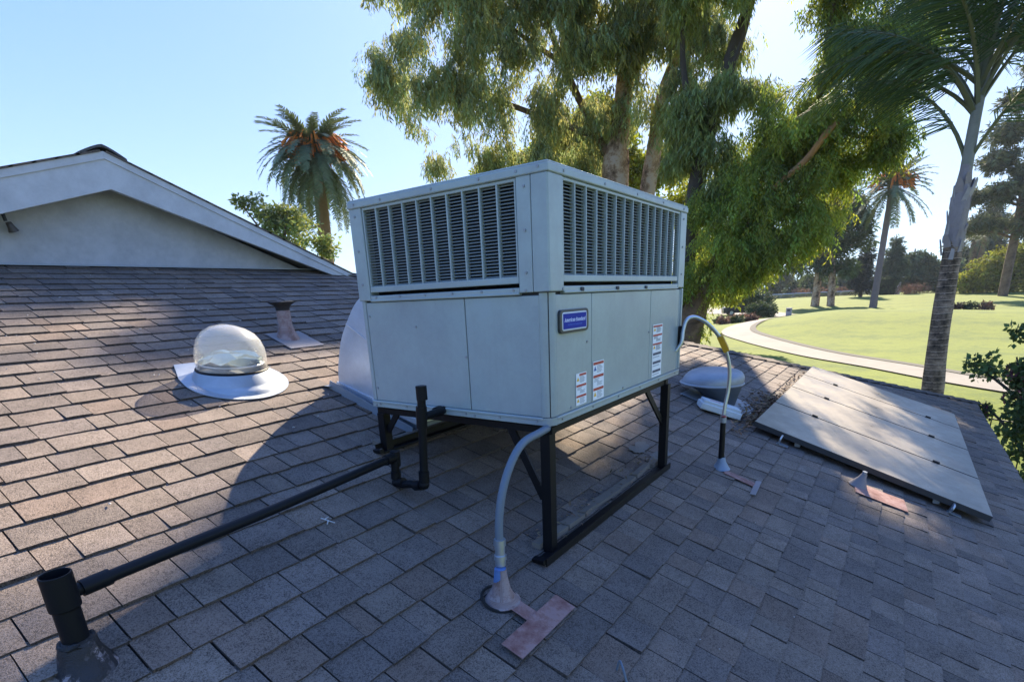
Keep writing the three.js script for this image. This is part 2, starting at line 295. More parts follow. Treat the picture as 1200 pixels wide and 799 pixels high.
  const wall = new THREE.Shape(); wall.moveTo(-zL, 0.6); wall.lineTo(-zL, topY(zL) - 0.16); wall.lineTo(-AP.z, AP.y - 0.16); wall.lineTo(-zR + 0.05, topY(zR) - 0.14); wall.lineTo(-zR + 0.05, 0.6); wall.closePath();
  const wg = new THREE.ExtrudeGeometry(wall, { depth: 0.15, bevelEnabled: false }); wg.rotateY(Math.PI / 2); wg.translate(WALL - 0.15, 0, 0);
  part('gable_wall', uvBox(wg, 1.5), M.stucco, house);
  function barge(z0, z1, hgt0, hgt1) {   // board following the rake, with a thin upper strip
    const s = new THREE.Shape(), y0 = topY(z0), y1 = topY(z1); s.moveTo(-z0, y0 - 0.03); s.lineTo(-z1, y1 - 0.03); s.lineTo(-z1, y1 - hgt1); s.lineTo(-z0, y0 - hgt0); s.closePath();
    const g = new THREE.ExtrudeGeometry(s, { depth: 0.035, bevelEnabled: true, bevelSize: 0.003, bevelThickness: 0.003, bevelSegments: 1 }); g.rotateY(Math.PI / 2); g.translate(-4.315, 0, 0); const b = part('bargeboard', uvBox(g), M.trim, house);
    const s2 = new THREE.Shape(); s2.moveTo(-z0, y0 + 0.012); s2.lineTo(-z1, y1 + 0.012); s2.lineTo(-z1, y1 - 0.042); s2.lineTo(-z0, y0 - 0.042); s2.closePath();
    const g2 = new THREE.ExtrudeGeometry(s2, { depth: 0.05, bevelEnabled: false }); g2.rotateY(Math.PI / 2); g2.translate(-4.318, 0, 0); part('trim_strip', uvBox(g2), M.trim, b);
  }
  barge(AP.z, zR, 0.26, 0.07); barge(zL, AP.z + 0.0005, 0.26, 0.26);
  // soffit and roof slabs of the gable
  for (const [z0, z1] of [[AP.z, zR - 0.03], [zL + 0.3, AP.z]]) {
    const s = new THREE.Shape(), e = 0.012; s.moveTo(-z0, topY(z0) + 0.013); s.lineTo(-z1, topY(z1) + 0.013); s.lineTo(-z1, topY(z1) - 0.055); s.lineTo(-z0, topY(z0) - 0.055); s.closePath();
    const g = new THREE.ExtrudeGeometry(s, { depth: 5.5, bevelEnabled: false }); g.rotateY(Math.PI / 2); g.translate(-9.82, 0, 0); part('gable_roof', uvBox(g), M.stucco, house);
  }
  // shingle edges along both rakes and the ridge cap
  const gableRoof = house.children.filter((o) => o.name.startsWith('gable_roof'));
  const edge = (z0, z1, owner) => { const y0 = topY(z0) + 0.02, y1 = topY(z1) + 0.02, f = pick(tones); const g = beam(V(-4.75, y0, z0), V(-4.75, y1, z1), 0.98, 0.014); const n = prep(uvBox(g, 2)), cl = new Float32Array(n.attributes.position.count * 3); for (let i = 0; i < cl.length; i++) cl[i] = f[i % 3] * 0.8; n.setAttribute('color', new THREE.BufferAttribute(cl, 3)); part('rake_shingle', n, M.shingle, owner); };
  for (let z = AP.z - 0.02; z > zR + 0.1; z -= 0.145) edge(z, z - 0.17, gableRoof[0]);
  for (let z = AP.z + 0.02; z < zL; z += 0.145) edge(z, z + 0.17, gableRoof[1]);
  for (let k = 0; k < 6; k++) {
    const c = tones[k % 7], s = new THREE.Shape(), w = 0.16, e = k ? 0 : 0.004; s.moveTo(w, topY(AP.z - w) - AP.y + 0.02); s.quadraticCurveTo(w * 0.3, 0.036, 0, 0.04); s.quadraticCurveTo(-w * 0.3, 0.036, -w, topY(AP.z + w) - AP.y + 0.02); s.lineTo(-w, topY(AP.z + w) - AP.y + 0.038 + e); s.quadraticCurveTo(-w * 0.3, 0.052, 0, 0.057 + e); s.quadraticCurveTo(w * 0.3, 0.052, w, topY(AP.z - w) - AP.y + 0.038 + e); s.closePath();
    const q = new THREE.ExtrudeGeometry(s, { depth: 0.2, bevelEnabled: false }); q.rotateY(Math.PI / 2); q.translate(-4.46 - k * 0.15, AP.y - k * 0.0005, AP.z);
    const n = prep(q), cl = new Float32Array(n.attributes.position.count * 3); for (let i = 0; i < cl.length; i++) cl[i] = 0.09 + c[i % 3] * 0.12; n.setAttribute('color', new THREE.BufferAttribute(cl, 3)); part('ridge_cap', n, M.shingle, gableRoof[0]);
  }
  // flashing where the slope meets the wall
  part('wall_flashing', [beam(RP(WALL + 0.03, -2.55, 0.02), RP(WALL + 0.03, 3.2, 0.02), 0.06, 0.012)], M.galvDull, house);
}
// ================================================================== PACKAGED UNIT
const BOT = 0, TOP = 0.96, MID = 0.53, UX = -1.078, UZ = -1.553;
{
  const u = thing('air_conditioner', 'large pale grey packaged rooftop air conditioner with louvred upper half and blue nameplate', 'air conditioner');
  part('cabinet', [bx(UX + 0.012, -0.012, 0.012, 0.545, UZ + 0.012, -0.012), bx(UX + 0.05, -0.05, 0.5, 0.95, UZ + 0.05, -0.05)], M.coil, u);
  // lower panels, each a pressed sheet with its own joints
  const fp = (x0, x1, y0, y1) => part('front_panel', [bx(x0, x1, y0, y1, -0.014, 0.0, 0.004)], M.paint, u);
  fp(-1.046, -0.423, 0.036, 0.515); fp(-0.419, -0.046, 0.036, 0.515); fp(UX + 0.002, -1.05, 0.036, 0.523);
  const sp = (z0, z1, y0 = 0.036) => part('side_panel', [bx(-0.014, 0.0, y0, 0.515, z0, z1, 0.004)], M.paint, u);
  sp(-0.352, -0.046); sp(-1.046, -0.3555); sp(-1.506, -1.05); sp(UZ + 0.002, -1.51);
  part('rear_panel', [bx(UX, UX + 0.012, 0.036, 0.94, UZ, -0.03)], M.paint, u); part('rear_panel', [bx(UX + 0.013, -0.03, 0.036, 0.52, UZ, UZ + 0.012)], M.paint, u);
  { // rounded lower corner
    const g = new THREE.CylinderGeometry(0.046, 0.046, 0.487, 10, 1, true, 0, Math.PI / 2); g.translate(-0.046, 0.2795, -0.046); part('corner_post', uvBox(g), M.paint, u);
  }
  // base rail with its lip
  part('base_rail', [bx(UX - 0.003, -0.04, 0, 0.032, -0.02, 0.004, 0.004), bx(UX - 0.001, -0.04, 0.022, 0.035, -0.01, 0.008, 0.004)], M.paint, u);
  part('base_rail', [bx(-0.02, 0.004, 0, 0.032, UZ - 0.003, -0.04, 0.004), bx(-0.01, 0.008, 0.022, 0.035, UZ, -0.04, 0.004)], M.paint, u);
  { const g = new THREE.CylinderGeometry(0.048, 0.046, 0.033, 10, 1, false, 0, Math.PI / 2); g.translate(-0.044, 0.0165, -0.044); part('base_rail', uvBox(g), M.paint, u); }
  part('base_pan', [bx(UX + 0.02, -0.02, -0.006, 0.01, UZ + 0.02, -0.02)], M.black, u);
  // middle rail and the dark slot over it
  part('middle_rail', [bx(-1.0, -0.132, 0.517, 0.546, -0.03, 0.006, 0.004), bx(-1.0, -0.132, 0.519, 0.527, -0.02, 0.011, 0.003)], M.paint, u);
  part('middle_rail', [bx(-0.03, 0.006, 0.517, 0.546, -1.455, -0.102, 0.004), bx(-0.02, 0.011, 0.519, 0.527, -1.455, -0.102, 0.003)], M.paint, u);
  // upper corner posts
  part('corner_post', [bx(-0.131, -0.0675, 0.526, 0.935, -0.03, 0.008, 0.004), bx(-0.0655, 0.006, 0.526, 0.935, -0.03, 0.009, 0.005), bx(-0.03, 0.0085, 0.5262, 0.9348, -0.101, 0.006, 0.005)], M.paint, u);
  part('corner_post', [bx(UX - 0.006, -1.001, 0.524, 0.935, -0.09, 0.008, 0.005)], M.paint, u);
  part('corner_post', [bx(-0.03, 0.008, 0.524, 0.935, UZ - 0.006, -1.456, 0.005), bx(-0.04, 0.0075, 0.04, 0.52, UZ - 0.005, UZ + 0.02, 0.005)], M.paint, u);
  // lid
  part('lid', [bx(UX - 0.01, 0.013, 0.934, 0.965, UZ - 0.01, 0.013, 0.006), bx(UX - 0.006, 0.01, 0.962, 0.972, UZ - 0.006, 0.01, 0.008)], M.paint, u);
  // coil guards: ribs and long slats before the dark coil
  const guard = (front) => {
    const long = front ? [-0.998, -0.134] : [-1.453, -0.104], n = front ? 10 : 14, y0 = 0.586, y1 = 0.934;
    const put = (name, a0, a1, yy0, yy1, d0, d1, r, m = M.paint) => part(name, [front ? bx(a0, a1, yy0, yy1, d0, d1, r) : bx(d0, d1, yy0, yy1, a0, a1, r)], m, u);
    put('guard_rail', long[0], long[1], 0.561, 0.588, -0.03, 0.004, 0.004); put('guard_rail', long[0], long[1], 0.921, 0.9335, -0.03, 0.003, 0.003);
    put('coil', long[0] - 0.04, long[1] + 0.03, 0.545, 0.94, -0.062, -0.05, 0, M.coil);
    for (let i = 0; i <= n; i++) { const c = long[0] + 0.005 + (long[1] - long[0] - 0.01) * i / n; put('guard_rib', c - 0.0042, c + 0.0042, y0, y1 - 0.008, -0.02, 0.0035, 0.003); }
    const rows = 27, p = (y1 - y0 - 0.012) / rows;
    for (let j = 0; j < rows; j++) {
      const y = y0 + p * (j + 0.5), L = long[1] - long[0], g = new THREE.BoxGeometry(L, 0.0026, 0.007); g.rotateX(0.6);
      if (!front) g.rotateY(Math.PI / 2);
      g.translate(front ? (long[0] + long[1]) / 2 : -0.009, y, front ? -0.009 : (long[0] + long[1]) / 2); part('louver_slat', uvBox(g), M.slat, u);
    }
  };
  guard(true); guard(false);
  // fan motor seen faintly behind the guards
  // screws
  const screw = (x, y, z, side) => { const g = new THREE.CylinderGeometry(0.0055, 0.0055, 0.005, 8); if (side) g.rotateZ(Math.PI / 2); else g.rotateX(Math.PI / 2); g.translate(x, y, z); part('screw', g, M.galvDull, u); };
  for (const x of [-1.04, -0.86, -0.55, -0.3, -0.125]) screw(x, 0.952, 0.0135, false);
  for (const z of [-0.1, -0.45, -0.8, -1.15, -1.48]) screw(0.0135, 0.95, z, true);
  for (const [x, y] of [[-1.03, 0.45], [-0.72, 0.4], [-1.03, 0.1], [-0.7, 0.08], [-0.43, 0.27]]) screw(x, y, 0.0015, false);
  for (const [y, z] of [[0.314, -0.309], [0.3, -1.03], [0.05, -0.16], [0.05, -0.7]]) screw(0.0015, y, z, true);
  screw(-0.03, 0.955, 0.0135, false); screw(-0.1, 0.535, 0.0085, false); screw(0.009, 0.535, -0.09, true); screw(-1.05, 0.012, 0.005, false); screw(-0.4, 0.012, 0.005, false);
  for (let k = 0; k < 6; k++) { screw(-1.02 + k * 0.19, 0.018, 0.0055, false); screw(0.0055, 0.018, -0.08 - k * 0.28, true); screw(-0.96 + k * 0.16, 0.538, 0.0075, false); }
  for (const y of [0.6, 0.75, 0.9]) { screw(-1.045, y, 0.0095, false); screw(-0.095, y, 0.0095, false); screw(0.0095, y, -1.5, true); }
  for (const z of [-0.25, -0.6, -0.95]) part('clip', [bx(0.004, 0.014, 0.524, 0.54, z - 0.012, z + 0.012, 0.003)], M.paintDark, u);
  // nameplate and stickers
  const canvasTex = (w, h, draw) => { const c = document.createElement('canvas'); c.width = w; c.height = h; draw(c.getContext('2d'), w, h); const t = new THREE.CanvasTexture(c); t.colorSpace = THREE.SRGBColorSpace; return t; };
  const facePlate = (z0, z1, y0, y1, x) => { const g = new THREE.PlaneGeometry(Math.abs(z1 - z0), y1 - y0); g.rotateY(Math.PI / 2); g.translate(x, (y0 + y1) / 2, (z0 + z1) / 2); return g; };
  const roundPlate = (z0, z1, y0, y1, x0, x1, r) => { const s = new THREE.Shape(), w = Math.abs(z1 - z0) / 2, h = (y1 - y0) / 2; s.moveTo(-w + r, -h); s.lineTo(w - r, -h); s.quadraticCurveTo(w, -h, w, -h + r); s.lineTo(w, h - r); s.quadraticCurveTo(w, h, w - r, h); s.lineTo(-w + r, h); s.quadraticCurveTo(-w, h, -w, h - r); s.lineTo(-w, -h + r); s.quadraticCurveTo(-w, -h, -w + r, -h); const g = new THREE.ExtrudeGeometry(s, { depth: x1 - x0, bevelEnabled: true, bevelSize: 0.003, bevelThickness: 0.003, bevelSegments: 2 }); g.rotateY(Math.PI / 2); g.translate(x0, (y0 + y1) / 2, (z0 + z1) / 2); return g; };
  const plate = part('nameplate', roundPlate(-0.3, -0.062, 0.367, 0.453, 0, 0.009, 0.018), std({ color: rgb(0.05, 0.055, 0.06), roughness: 0.35, metalness: 0.4 }), u);
  part('nameplate_border', roundPlate(-0.283, -0.077, 0.376, 0.444, 0.0085, 0.0098, 0.012), std({ color: rgb(0.6, 0.65, 0.72), roughness: 0.4 }), plate);
  const logo = canvasTex(512, 176, (c, w, h) => { c.fillStyle = '#0b2a96'; c.fillRect(0, 0, w, h); c.fillStyle = '#e9f0ff'; c.textAlign = 'center'; c.textBaseline = 'middle'; c.font = 'italic bold 58px serif'; c.fillText('American Standard', w / 2, h * 0.42, w * 0.9); c.fillStyle = '#5f86dd'; c.font = '22px sans-serif'; c.fillText('HEATING & AIR CONDITIONING', w / 2, h * 0.74, w * 0.72); });
  part('nameplate_face', facePlate(-0.279, -0.081, 0.38, 0.44, 0.0132), new THREE.MeshPhysicalMaterial({ map: logo, roughness: 0.5, specularIntensity: 0.4 }), plate);
  const sticker = (z0, z1, y0, y1, blocks, blue) => {
    const t = canvasTex(128, Math.round(128 * (y1 - y0) / Math.abs(z1 - z0)), (c, w, h) => {
      c.fillStyle = '#eef1f4'; c.fillRect(0, 0, w, h);
      for (let b = 0; b < blocks; b++) {
        const y = h * b / blocks, bh = h / blocks;
        if (blue && b >= 3) { c.fillStyle = '#31415f'; c.fillRect(10, y + bh * 0.2, w - 20, bh * 0.28); c.fillStyle = '#9aa3ad'; c.fillRect(10, y + bh * 0.66, w - 40, 4); continue; }
        c.fillStyle = '#b23a2c'; c.fillRect(blue === 0 && b === 0 ? 40 : 4, y + 5, w - (blue === 0 && b === 0 ? 44 : 8), Math.min(18, bh * 0.2)); c.fillStyle = '#8f989f';
        for (let l = 0; l < 6; l++) c.fillRect(b % 2 && l < 3 ? 14 : 46, y + bh * (0.34 + l * 0.1), (w - 60) * (0.7 + 0.3 * ((l * 7 + b * 3) % 5) / 5), 3);
        if (b !== 1) { c.fillStyle = b === 0 && blue === 1 ? '#1d4f9e' : '#e2b21a'; c.beginPath(); c.moveTo(8, y + bh * 0.72); c.lineTo(24, y + bh * 0.36); c.lineTo(40, y + bh * 0.72); c.closePath(); c.fill(); }
      }
    });
    part('warning_sticker', facePlate(z0, z1, y0, y1, 0.0022), std({ map: t, roughness: 0.45 }), u);
  };
  sticker(-0.3, -0.203, 0.048, 0.187, 3, 0); sticker(-0.476, -0.364, 0.043, 0.219, 3, 1); sticker(-1.238, -1.09, 0.033 + 0.01, 0.334, 6, 2);
  // disconnect hardware at the far edge
  part('pipe_stub', [bx(-0.002, 0.03, 0.18, 0.3, -1.536, -1.516, 0.005)], M.black, u);
}
// stand
{
  const s = thing('equipment_stand', 'black steel stand under the air conditioner with four legs and rails on the shingles', 'stand', [0, 0, 0]);
  const leg = (x, z) => part('leg', uvBox(beam(V(x, yr(x) + 0.012, z), V(x, -0.034, z), 0.046, 0.046)), M.black, s);
  leg(-0.034, -0.02); leg(-0.012, -1.372); leg(-1.035, -0.02); leg(-1.035, -1.372);
  part('top_rail', [bx(UX + 0.01, -0.006, -0.036, -0.007, -0.045, -0.012)], M.black, s); part('top_rail', [bx(UX + 0.01, -0.006, -0.036, -0.007, -1.392, -1.352)], M.black, s);
  part('top_rail', [bx(-0.05, -0.012, -0.035, -0.0075, -1.351, -0.046)], M.black, s); part('top_rail', [bx(-1.06, -1.02, -0.035, -0.0075, -1.351, -0.046)], M.black, s);
  part('brace', uvBox(beam(V(-0.058, -0.33, -0.02), V(-0.225, -0.03, -0.025), 0.036, 0.012)), M.black, s);
  part('brace', uvBox(beam(V(-0.02, -0.27, -1.35), V(-0.024, -0.03, -1.09), 0.012, 0.036)), M.black, s);
  part('brace', uvBox(beam(V(-1.012, -0.13, -0.02), V(-0.93, -0.03, -0.02), 0.03, 0.012)), M.black, s);
  for (const [x, z0, z1] of [[-0.018, 0.1, -1.43], [-1.035, 0.045, -1.5]]) {
    const o = x > -0.5 ? 1 : -1;
    part('foot_rail', [uvBox(beam(RP(x, z0, 0.019), RP(x, z1, 0.019), 0.055, 0.008)), uvBox(beam(RP(x + 0.026 * o, z0, 0.034), RP(x + 0.026 * o, z1, 0.034), 0.006, 0.035))], M.black, s);
    part('rail_end', uvBox(beam(RP(x - 0.005, z0 - 0.012, 0.03), RP(x - 0.005, z0 + 0.012, 0.024), 0.062, 0.02)), M.black, s);
  }
}
{ // weathered timber lying along the inside of each foot rail
  for (const [x, z0, z1, lab] of [[-0.085, 0.02, -1.43, 'weathered grey timber strip along the near foot rail of the stand'], [-1.1, 0.0, -1.5, 'weathered timber strip along the far foot rail beside the duct']]) {
    const list = []; let z = z0; while (z > z1) { const l = Math.min(rr(0.08, 0.34), z - z1 + 0.05); list.push(uvBox(beam(RP(x + rr(-0.01, 0.01), z, 0.018 + rr(0, 0.009)), RP(x + rr(-0.01, 0.01), z - l, 0.018 + rr(0, 0.009)), rr(0.035, 0.06), 0.026 + rr(-0.01, 0.006)))); z -= l + rr(0.0, 0.025); }
    const t = tag(part('timber_strip', list[0], M.wood), lab, 'timber'); list.slice(1).forEach((g) => part('timber_piece', g, M.wood, t));
  }
}
// ================================================================== DUCT behind the unit
{
  const d = thing('duct_hood', 'curved white sheet metal duct elbow behind the air conditioner on a grey curb', 'duct');
  const s = new THREE.Shape(), px = [[-1.085, 0.62], [-1.3, 0.605], [-1.487, 0.532], [-1.601, 0.423], [-1.692, 0.297], [-1.752, 0.138], [-1.768, 0.03], [-1.768, 0.0]];
  s.moveTo(-1.085, -0.16); s.lineTo(-1.085, 0.62); s.splineThru(px.slice(1, 7).map((p) => new THREE.Vector2(...p))); s.lineTo(-1.768, 0.03); s.closePath();
  const g = new THREE.ExtrudeGeometry(s, { depth: 0.8, bevelEnabled: true, bevelSize: 0.004, bevelThickness: 0.004, bevelSegments: 2, curveSegments: 40 }); g.translate(0, 0, -1.12);
  part('elbow', toCreasedNormals(uvBox(g), 0.5), M.ducting, d);
  part('flange', [uvBox(beam(V(-1.782, 0.032, -0.313), V(-1.085, -0.157, -0.313), 0.03, 0.012)), bx(-1.79, -1.765, 0.0, 0.04, -1.12, -0.31, 0.004)], M.ducting, d);
  part('seam', uvBox(beam(V(-1.62, 0.4, -0.3145), V(-1.085, 0.1, -0.3145), 0.008, 0.006)), M.ducting, d);
  part('curb', [(() => { const c = new THREE.Shape(); c.moveTo(-1.756, 0.02); c.lineTo(-1.085, -0.17); c.lineTo(-1.085, yr(-1.085) - 0.02); c.lineTo(-1.756, yr(-1.756) - 0.02); c.closePath(); const e = new THREE.ExtrudeGeometry(c, { depth: 0.76, bevelEnabled: false }); e.translate(0, 0, -1.1); return uvBox(e); })()], M.curb, d);
  part('curb_flashing', [uvBox(beam(RP(-1.8, -0.26, 0.016), RP(-1.1, -0.26, 0.016), 0.09, 0.003)), uvBox(beam(RP(-1.82, -0.24, 0.016), RP(-1.82, -1.2, 0.016), 0.1, 0.003))], M.curb, d);
}
// ================================================================== CONDENSATE DRAIN
{
  const d = thing('drain_pipe', 'thin black plastic condensate pipe with trap running from the unit to the standpipe', 'pipe');
  const r = 0.0185, f = 0.0238, coup = (a, b) => part('coupling', bar(a, b, f, f, 16), M.abs, d), A = V(-0.602, 0.02, 0.0), B = V(-0.536, 0.03, 0.2), top = V(-0.523, 0.165, 0.2), bot = V(-0.558, -0.268, 0.2), c2 = V(-0.744, -0.3, 0.2), up = V(-0.733, -0.172, 0.2), end = V(-0.628, -0.196, 1.47);
  part('stub', bar(A.clone().add(V(0, 0, -0.05)), B, r, r, 14), M.abs, d); part('coupling', new THREE.SphereGeometry(f, 14, 10).translate(A.x, A.y, A.z + 0.014), M.abs, d);
  part('riser', bar(bot, top, r, r, 16), M.abs, d); coup(top.clone().add(V(0, -0.055, 0)), top.clone().add(V(0, 0.004, 0)));
  part('riser_mouth', bar(top.clone().add(V(0, 0.003, 0)), top.clone().add(V(0, 0.006, 0)), 0.016, 0.016, 14), M.paintDark, d);
  coup(B.clone().add(V(-0.004, -0.045, 0)), B.clone().add(V(0.004, 0.05, 0))); coup(A.clone().lerp(B, 0.08), A.clone().lerp(B, 0.3));
  part('trap', tube([bot.clone().add(V(0.001, 0.04, 0)), bot.clone().add(V(-0.002, 0.008, 0)), bot.clone().add(V(-0.03, -0.02, 0)), V(-0.65, -0.294, 0.2), c2.clone().add(V(0.03, -0.004, 0)), c2.clone().add(V(0.002, 0.03, 0)), c2.clone().add(V(0.004, 0.08, 0))], r, 60, 14), M.abs, d);
  part('coupling', new THREE.SphereGeometry(f * 1.04, 14, 10).translate(bot.x - 0.002, bot.y - 0.012, bot.z), M.abs, d); part('coupling', new THREE.SphereGeometry(f * 1.04, 14, 10).translate(c2.x + 0.004, c2.y + 0.0, c2.z), M.abs, d);
  coup(bot.clone().add(V(0, 0, 0)), bot.clone().add(V(0.003, 0.05, 0))); coup(bot.clone().add(V(-0.02, -0.018, 0)), bot.clone().add(V(-0.06, -0.028, 0))); coup(c2.clone().add(V(0.05, 0.006, 0)), c2.clone().add(V(0.02, 0, 0))); coup(c2.clone().add(V(0.002, 0.02, 0)), c2.clone().add(V(0.004, 0.055, 0)));
  part('riser', bar(c2.clone().add(V(0.003, 0.04, 0)), up, r, r, 14), M.abs, d); coup(up.clone().add(V(-0.001, -0.045, 0)), up.clone().add(V(0.001, 0.026, 0))); coup(up.clone().add(V(0, -0.002, -0.005)), up.clone().lerp(end, 0.05));
  const mid = up.clone().lerp(end, 0.5).add(V(0, -0.006, 0)); part('long_run', tube([up, mid, end.clone().add(V(0, 0, 0.02))], r, 50, 16), M.abs, d); coup(up.clone().lerp(end, 0.93), up.clone().lerp(end, 0.985));
}
{
  const b = RP(-0.598, 1.5), s = thing('standpipe', 'wide open black vent pipe with tarred base where the thin pipe ends', 'pipe', [b.x, b.y, b.z]);
  const lathe = (pts) => new THREE.LatheGeometry(pts.map((p) => new THREE.Vector2(...p)), 28);
  part('pipe_body', lathe([[0.026, 0.03], [0.0305, 0.03], [0.0305, 0.19], [0.028, 0.19], [0.026, 0.03]]), M.abs, s);
  part('coupling', lathe([[0.03, 0.178], [0.035, 0.178], [0.036, 0.182], [0.036, 0.275], [0.035, 0.278], [0.0315, 0.277], [0.031, 0.2], [0.03, 0.178]]), M.abs, s);
  part('pipe_inside', new THREE.CylinderGeometry(0.029, 0.029, 0.004, 20).translate(0, 0.19, 0), M.paintDark, s);
  const boot = lathe([[0.028, 0.085], [0.042, 0.08], [0.047, 0.05], [0.055, 0.02], [0.075, -0.005], [0.09, -0.03]]);
  { const p = boot.attributes.position; for (let i = 0; i < p.count; i++) { const q = 1 + 0.16 * noise.noise(p.getX(i) * 22, p.getY(i) * 25, p.getZ(i) * 22); p.setX(i, p.getX(i) * q); p.setZ(i, p.getZ(i) * q); } boot.computeVertexNormals(); }
  part('flashing_boot', uvBox(boot, 4), M.tarBoot, s);
  const ring = new THREE.TorusGeometry(0.036, 0.009, 8, 26); ring.rotateX(Math.PI / 2); { const p = ring.attributes.position; for (let i = 0; i < p.count; i++) { const k = noise.noise(p.getX(i) * 40, 3, p.getZ(i) * 40); p.setY(i, p.getY(i) + 0.074 + 0.012 * k); p.setX(i, p.getX(i) * (1 + 0.1 * k)); } ring.computeVertexNormals(); }
  part('tar_collar', uvBox(ring), M.tar, s);
}
// ================================================================== FLEXIBLE CONDUIT at the front leg
{
  const b = RP(0.0, 0.4), c = thing('electrical_conduit', 'blue grey flexible electrical conduit curving down beside the front leg', 'conduit', [0, 0, 0]);
  part('flexible_hose', tube([[-0.03, -0.012, -0.02], [-0.012, -0.008, 0.07], [-0.01, -0.022, 0.204], [-0.01, -0.083, 0.287], [-0.01, -0.181, 0.349], [-0.01, -0.29, 0.376], [-0.009, -0.365, 0.379]], 0.0155, 60, 14), M.conduit, c);
  part('connector', [bar(V(-0.009, -0.372, 0.379), V(-0.008, -0.345, 0.379), 0.024, 0.023, 6), bar(V(-0.0085, -0.415, 0.38), V(-0.009, -0.37, 0.379), 0.019, 0.02, 14), bar(V(-0.008, -0.428, 0.381), V(-0.0082, -0.41, 0.38), 0.0235, 0.0235, 14), bar(V(-0.008, -0.452, 0.382), V(-0.008, -0.428, 0.381), 0.02, 0.02, 14)], M.steel, c);
  part('rigid_pipe', bar(V(-0.004, -0.56, 0.39), V(-0.008, -0.44, 0.381), 0.0145, 0.0145, 14), M.rust, c);
  const f = thing('roof_jack', 'dusty pink cone flashing of the flexible conduit with a copper coloured T patch', 'flashing');
  const cone = new THREE.LatheGeometry([[0.019, 0.135], [0.024, 0.1], [0.036, 0.05], [0.052, 0.02], [0.066, 0.004], [0.075, 0.0]].map((p) => new THREE.Vector2(...p)), 24); cone.rotateZ(-0.06); cone.translate(b.x, b.y + 0.008, b.z); part('cone', uvBox(cone), M.boot, f);
  const slee = new THREE.CylinderGeometry(0.0215, 0.0285, 0.06, 20); slee.translate(b.x + 0.003, b.y + 0.112, b.z); part('painted_sleeve', slee, std({ color: rgb(0.1, 0.2, 0.42), roughness: 0.7, map: speckle }), f);
  const pad = (x0, x1, z0, z1, h) => { const g = new THREE.PlaneGeometry(z1 - z0, (x1 - x0) * NL, 10, 10); g.rotateX(-Math.PI / 2); g.rotateY(Math.PI / 2); const p = g.attributes.position; for (let i = 0; i < p.count; i++) p.setY(i, 0.004 * noise.noise(p.getX(i) * 12, 1, p.getZ(i) * 12)); g.rotateZ(-PITCH); const o = RP((x0 + x1) / 2, (z0 + z1) / 2, h); g.translate(o.x, o.y, o.z); g.computeVertexNormals(); return uvBox(g, 3); };
  part('neck_sheet', pad(0.02, 0.15, 0.365, 0.43, 0.026), M.rust, f); part('cross_sheet', [pad(0.13, 0.216, 0.228, 0.592, 0.03)], M.rust, f);
  const lip = new THREE.TorusGeometry(0.07, 0.006, 6, 30); lip.rotateX(Math.PI / 2); lip.rotateZ(-PITCH); const q = RP(-0.007, 0.405, 0.013); lip.translate(q.x, q.y, q.z); part('tar_ring', lip, M.tar, f);
}
// ================================================================== GAS LINE
{
  const g = thing('gas_line', 'thin grey gas line arching from the unit with a yellow tag to a black pipe', 'pipe');
  part('flexible_tube', tube([[0.0, 0.15, -1.49], [0.028, 0.2, -1.505], [0.032, 0.27, -1.515], [0.045, 0.335, -1.535], [0.069, 0.35, -1.57], [0.117, 0.322, -1.64], [0.176, 0.243, -1.725], [0.215, 0.155, -1.781], [0.245, 0.021, -1.824], [0.249, -0.119, -1.83], [0.239, -0.23, -1.816], [0.235, -0.3, -1.811]], 0.0115, 80, 12), M.steel, g);
  part('yellow_tag', uvBox(beam(V(0.19, 0.225, -1.748), V(0.226, 0.13, -1.795), 0.055, 0.035)), M.yellowTag, g);
  part('union', [bar(V(0.236, -0.345, -1.811), V(0.235, -0.29, -1.811), 0.021, 0.019, 8)], M.galvDull, g);
  part('valve_handle', [uvBox(beam(V(0.235, -0.3, -1.78), V(0.26, -0.29, -1.75), 0.016, 0.01))], std({ color: rgb(0.3, 0.04, 0.05), roughness: 0.5 }), g);
  part('riser', bar(V(0.24, -0.62, -1.816), V(0.236, -0.34, -1.811), 0.0195, 0.0175, 14), M.black, g);
  const b = RP(0.242, -1.82), f = thing('cone_flashing', 'small blue grey cone flashing under the gas line with a dusty metal strip', 'flashing');
  const cone = new THREE.LatheGeometry([[0.022, 0.085], [0.03, 0.05], [0.05, 0.015], [0.06, 0.0]].map((p) => new THREE.Vector2(...p)), 20); cone.translate(b.x, b.y + 0.006, b.z); part('cone', uvBox(cone), M.curb, f);
  const neck = new THREE.BoxGeometry(0.2, 0.004, 0.07); neck.rotateZ(-PITCH); const o = RP(0.37, -1.77, 0.018); neck.translate(o.x, o.y, o.z); part('neck_sheet', uvBox(neck, 3), M.rust, f);
  part('cross_sheet', uvBox(beam(RP(0.475, -1.86, 0.02), RP(0.49, -1.6, 0.02), 0.035, 0.005)), M.leadBoot, f);
}
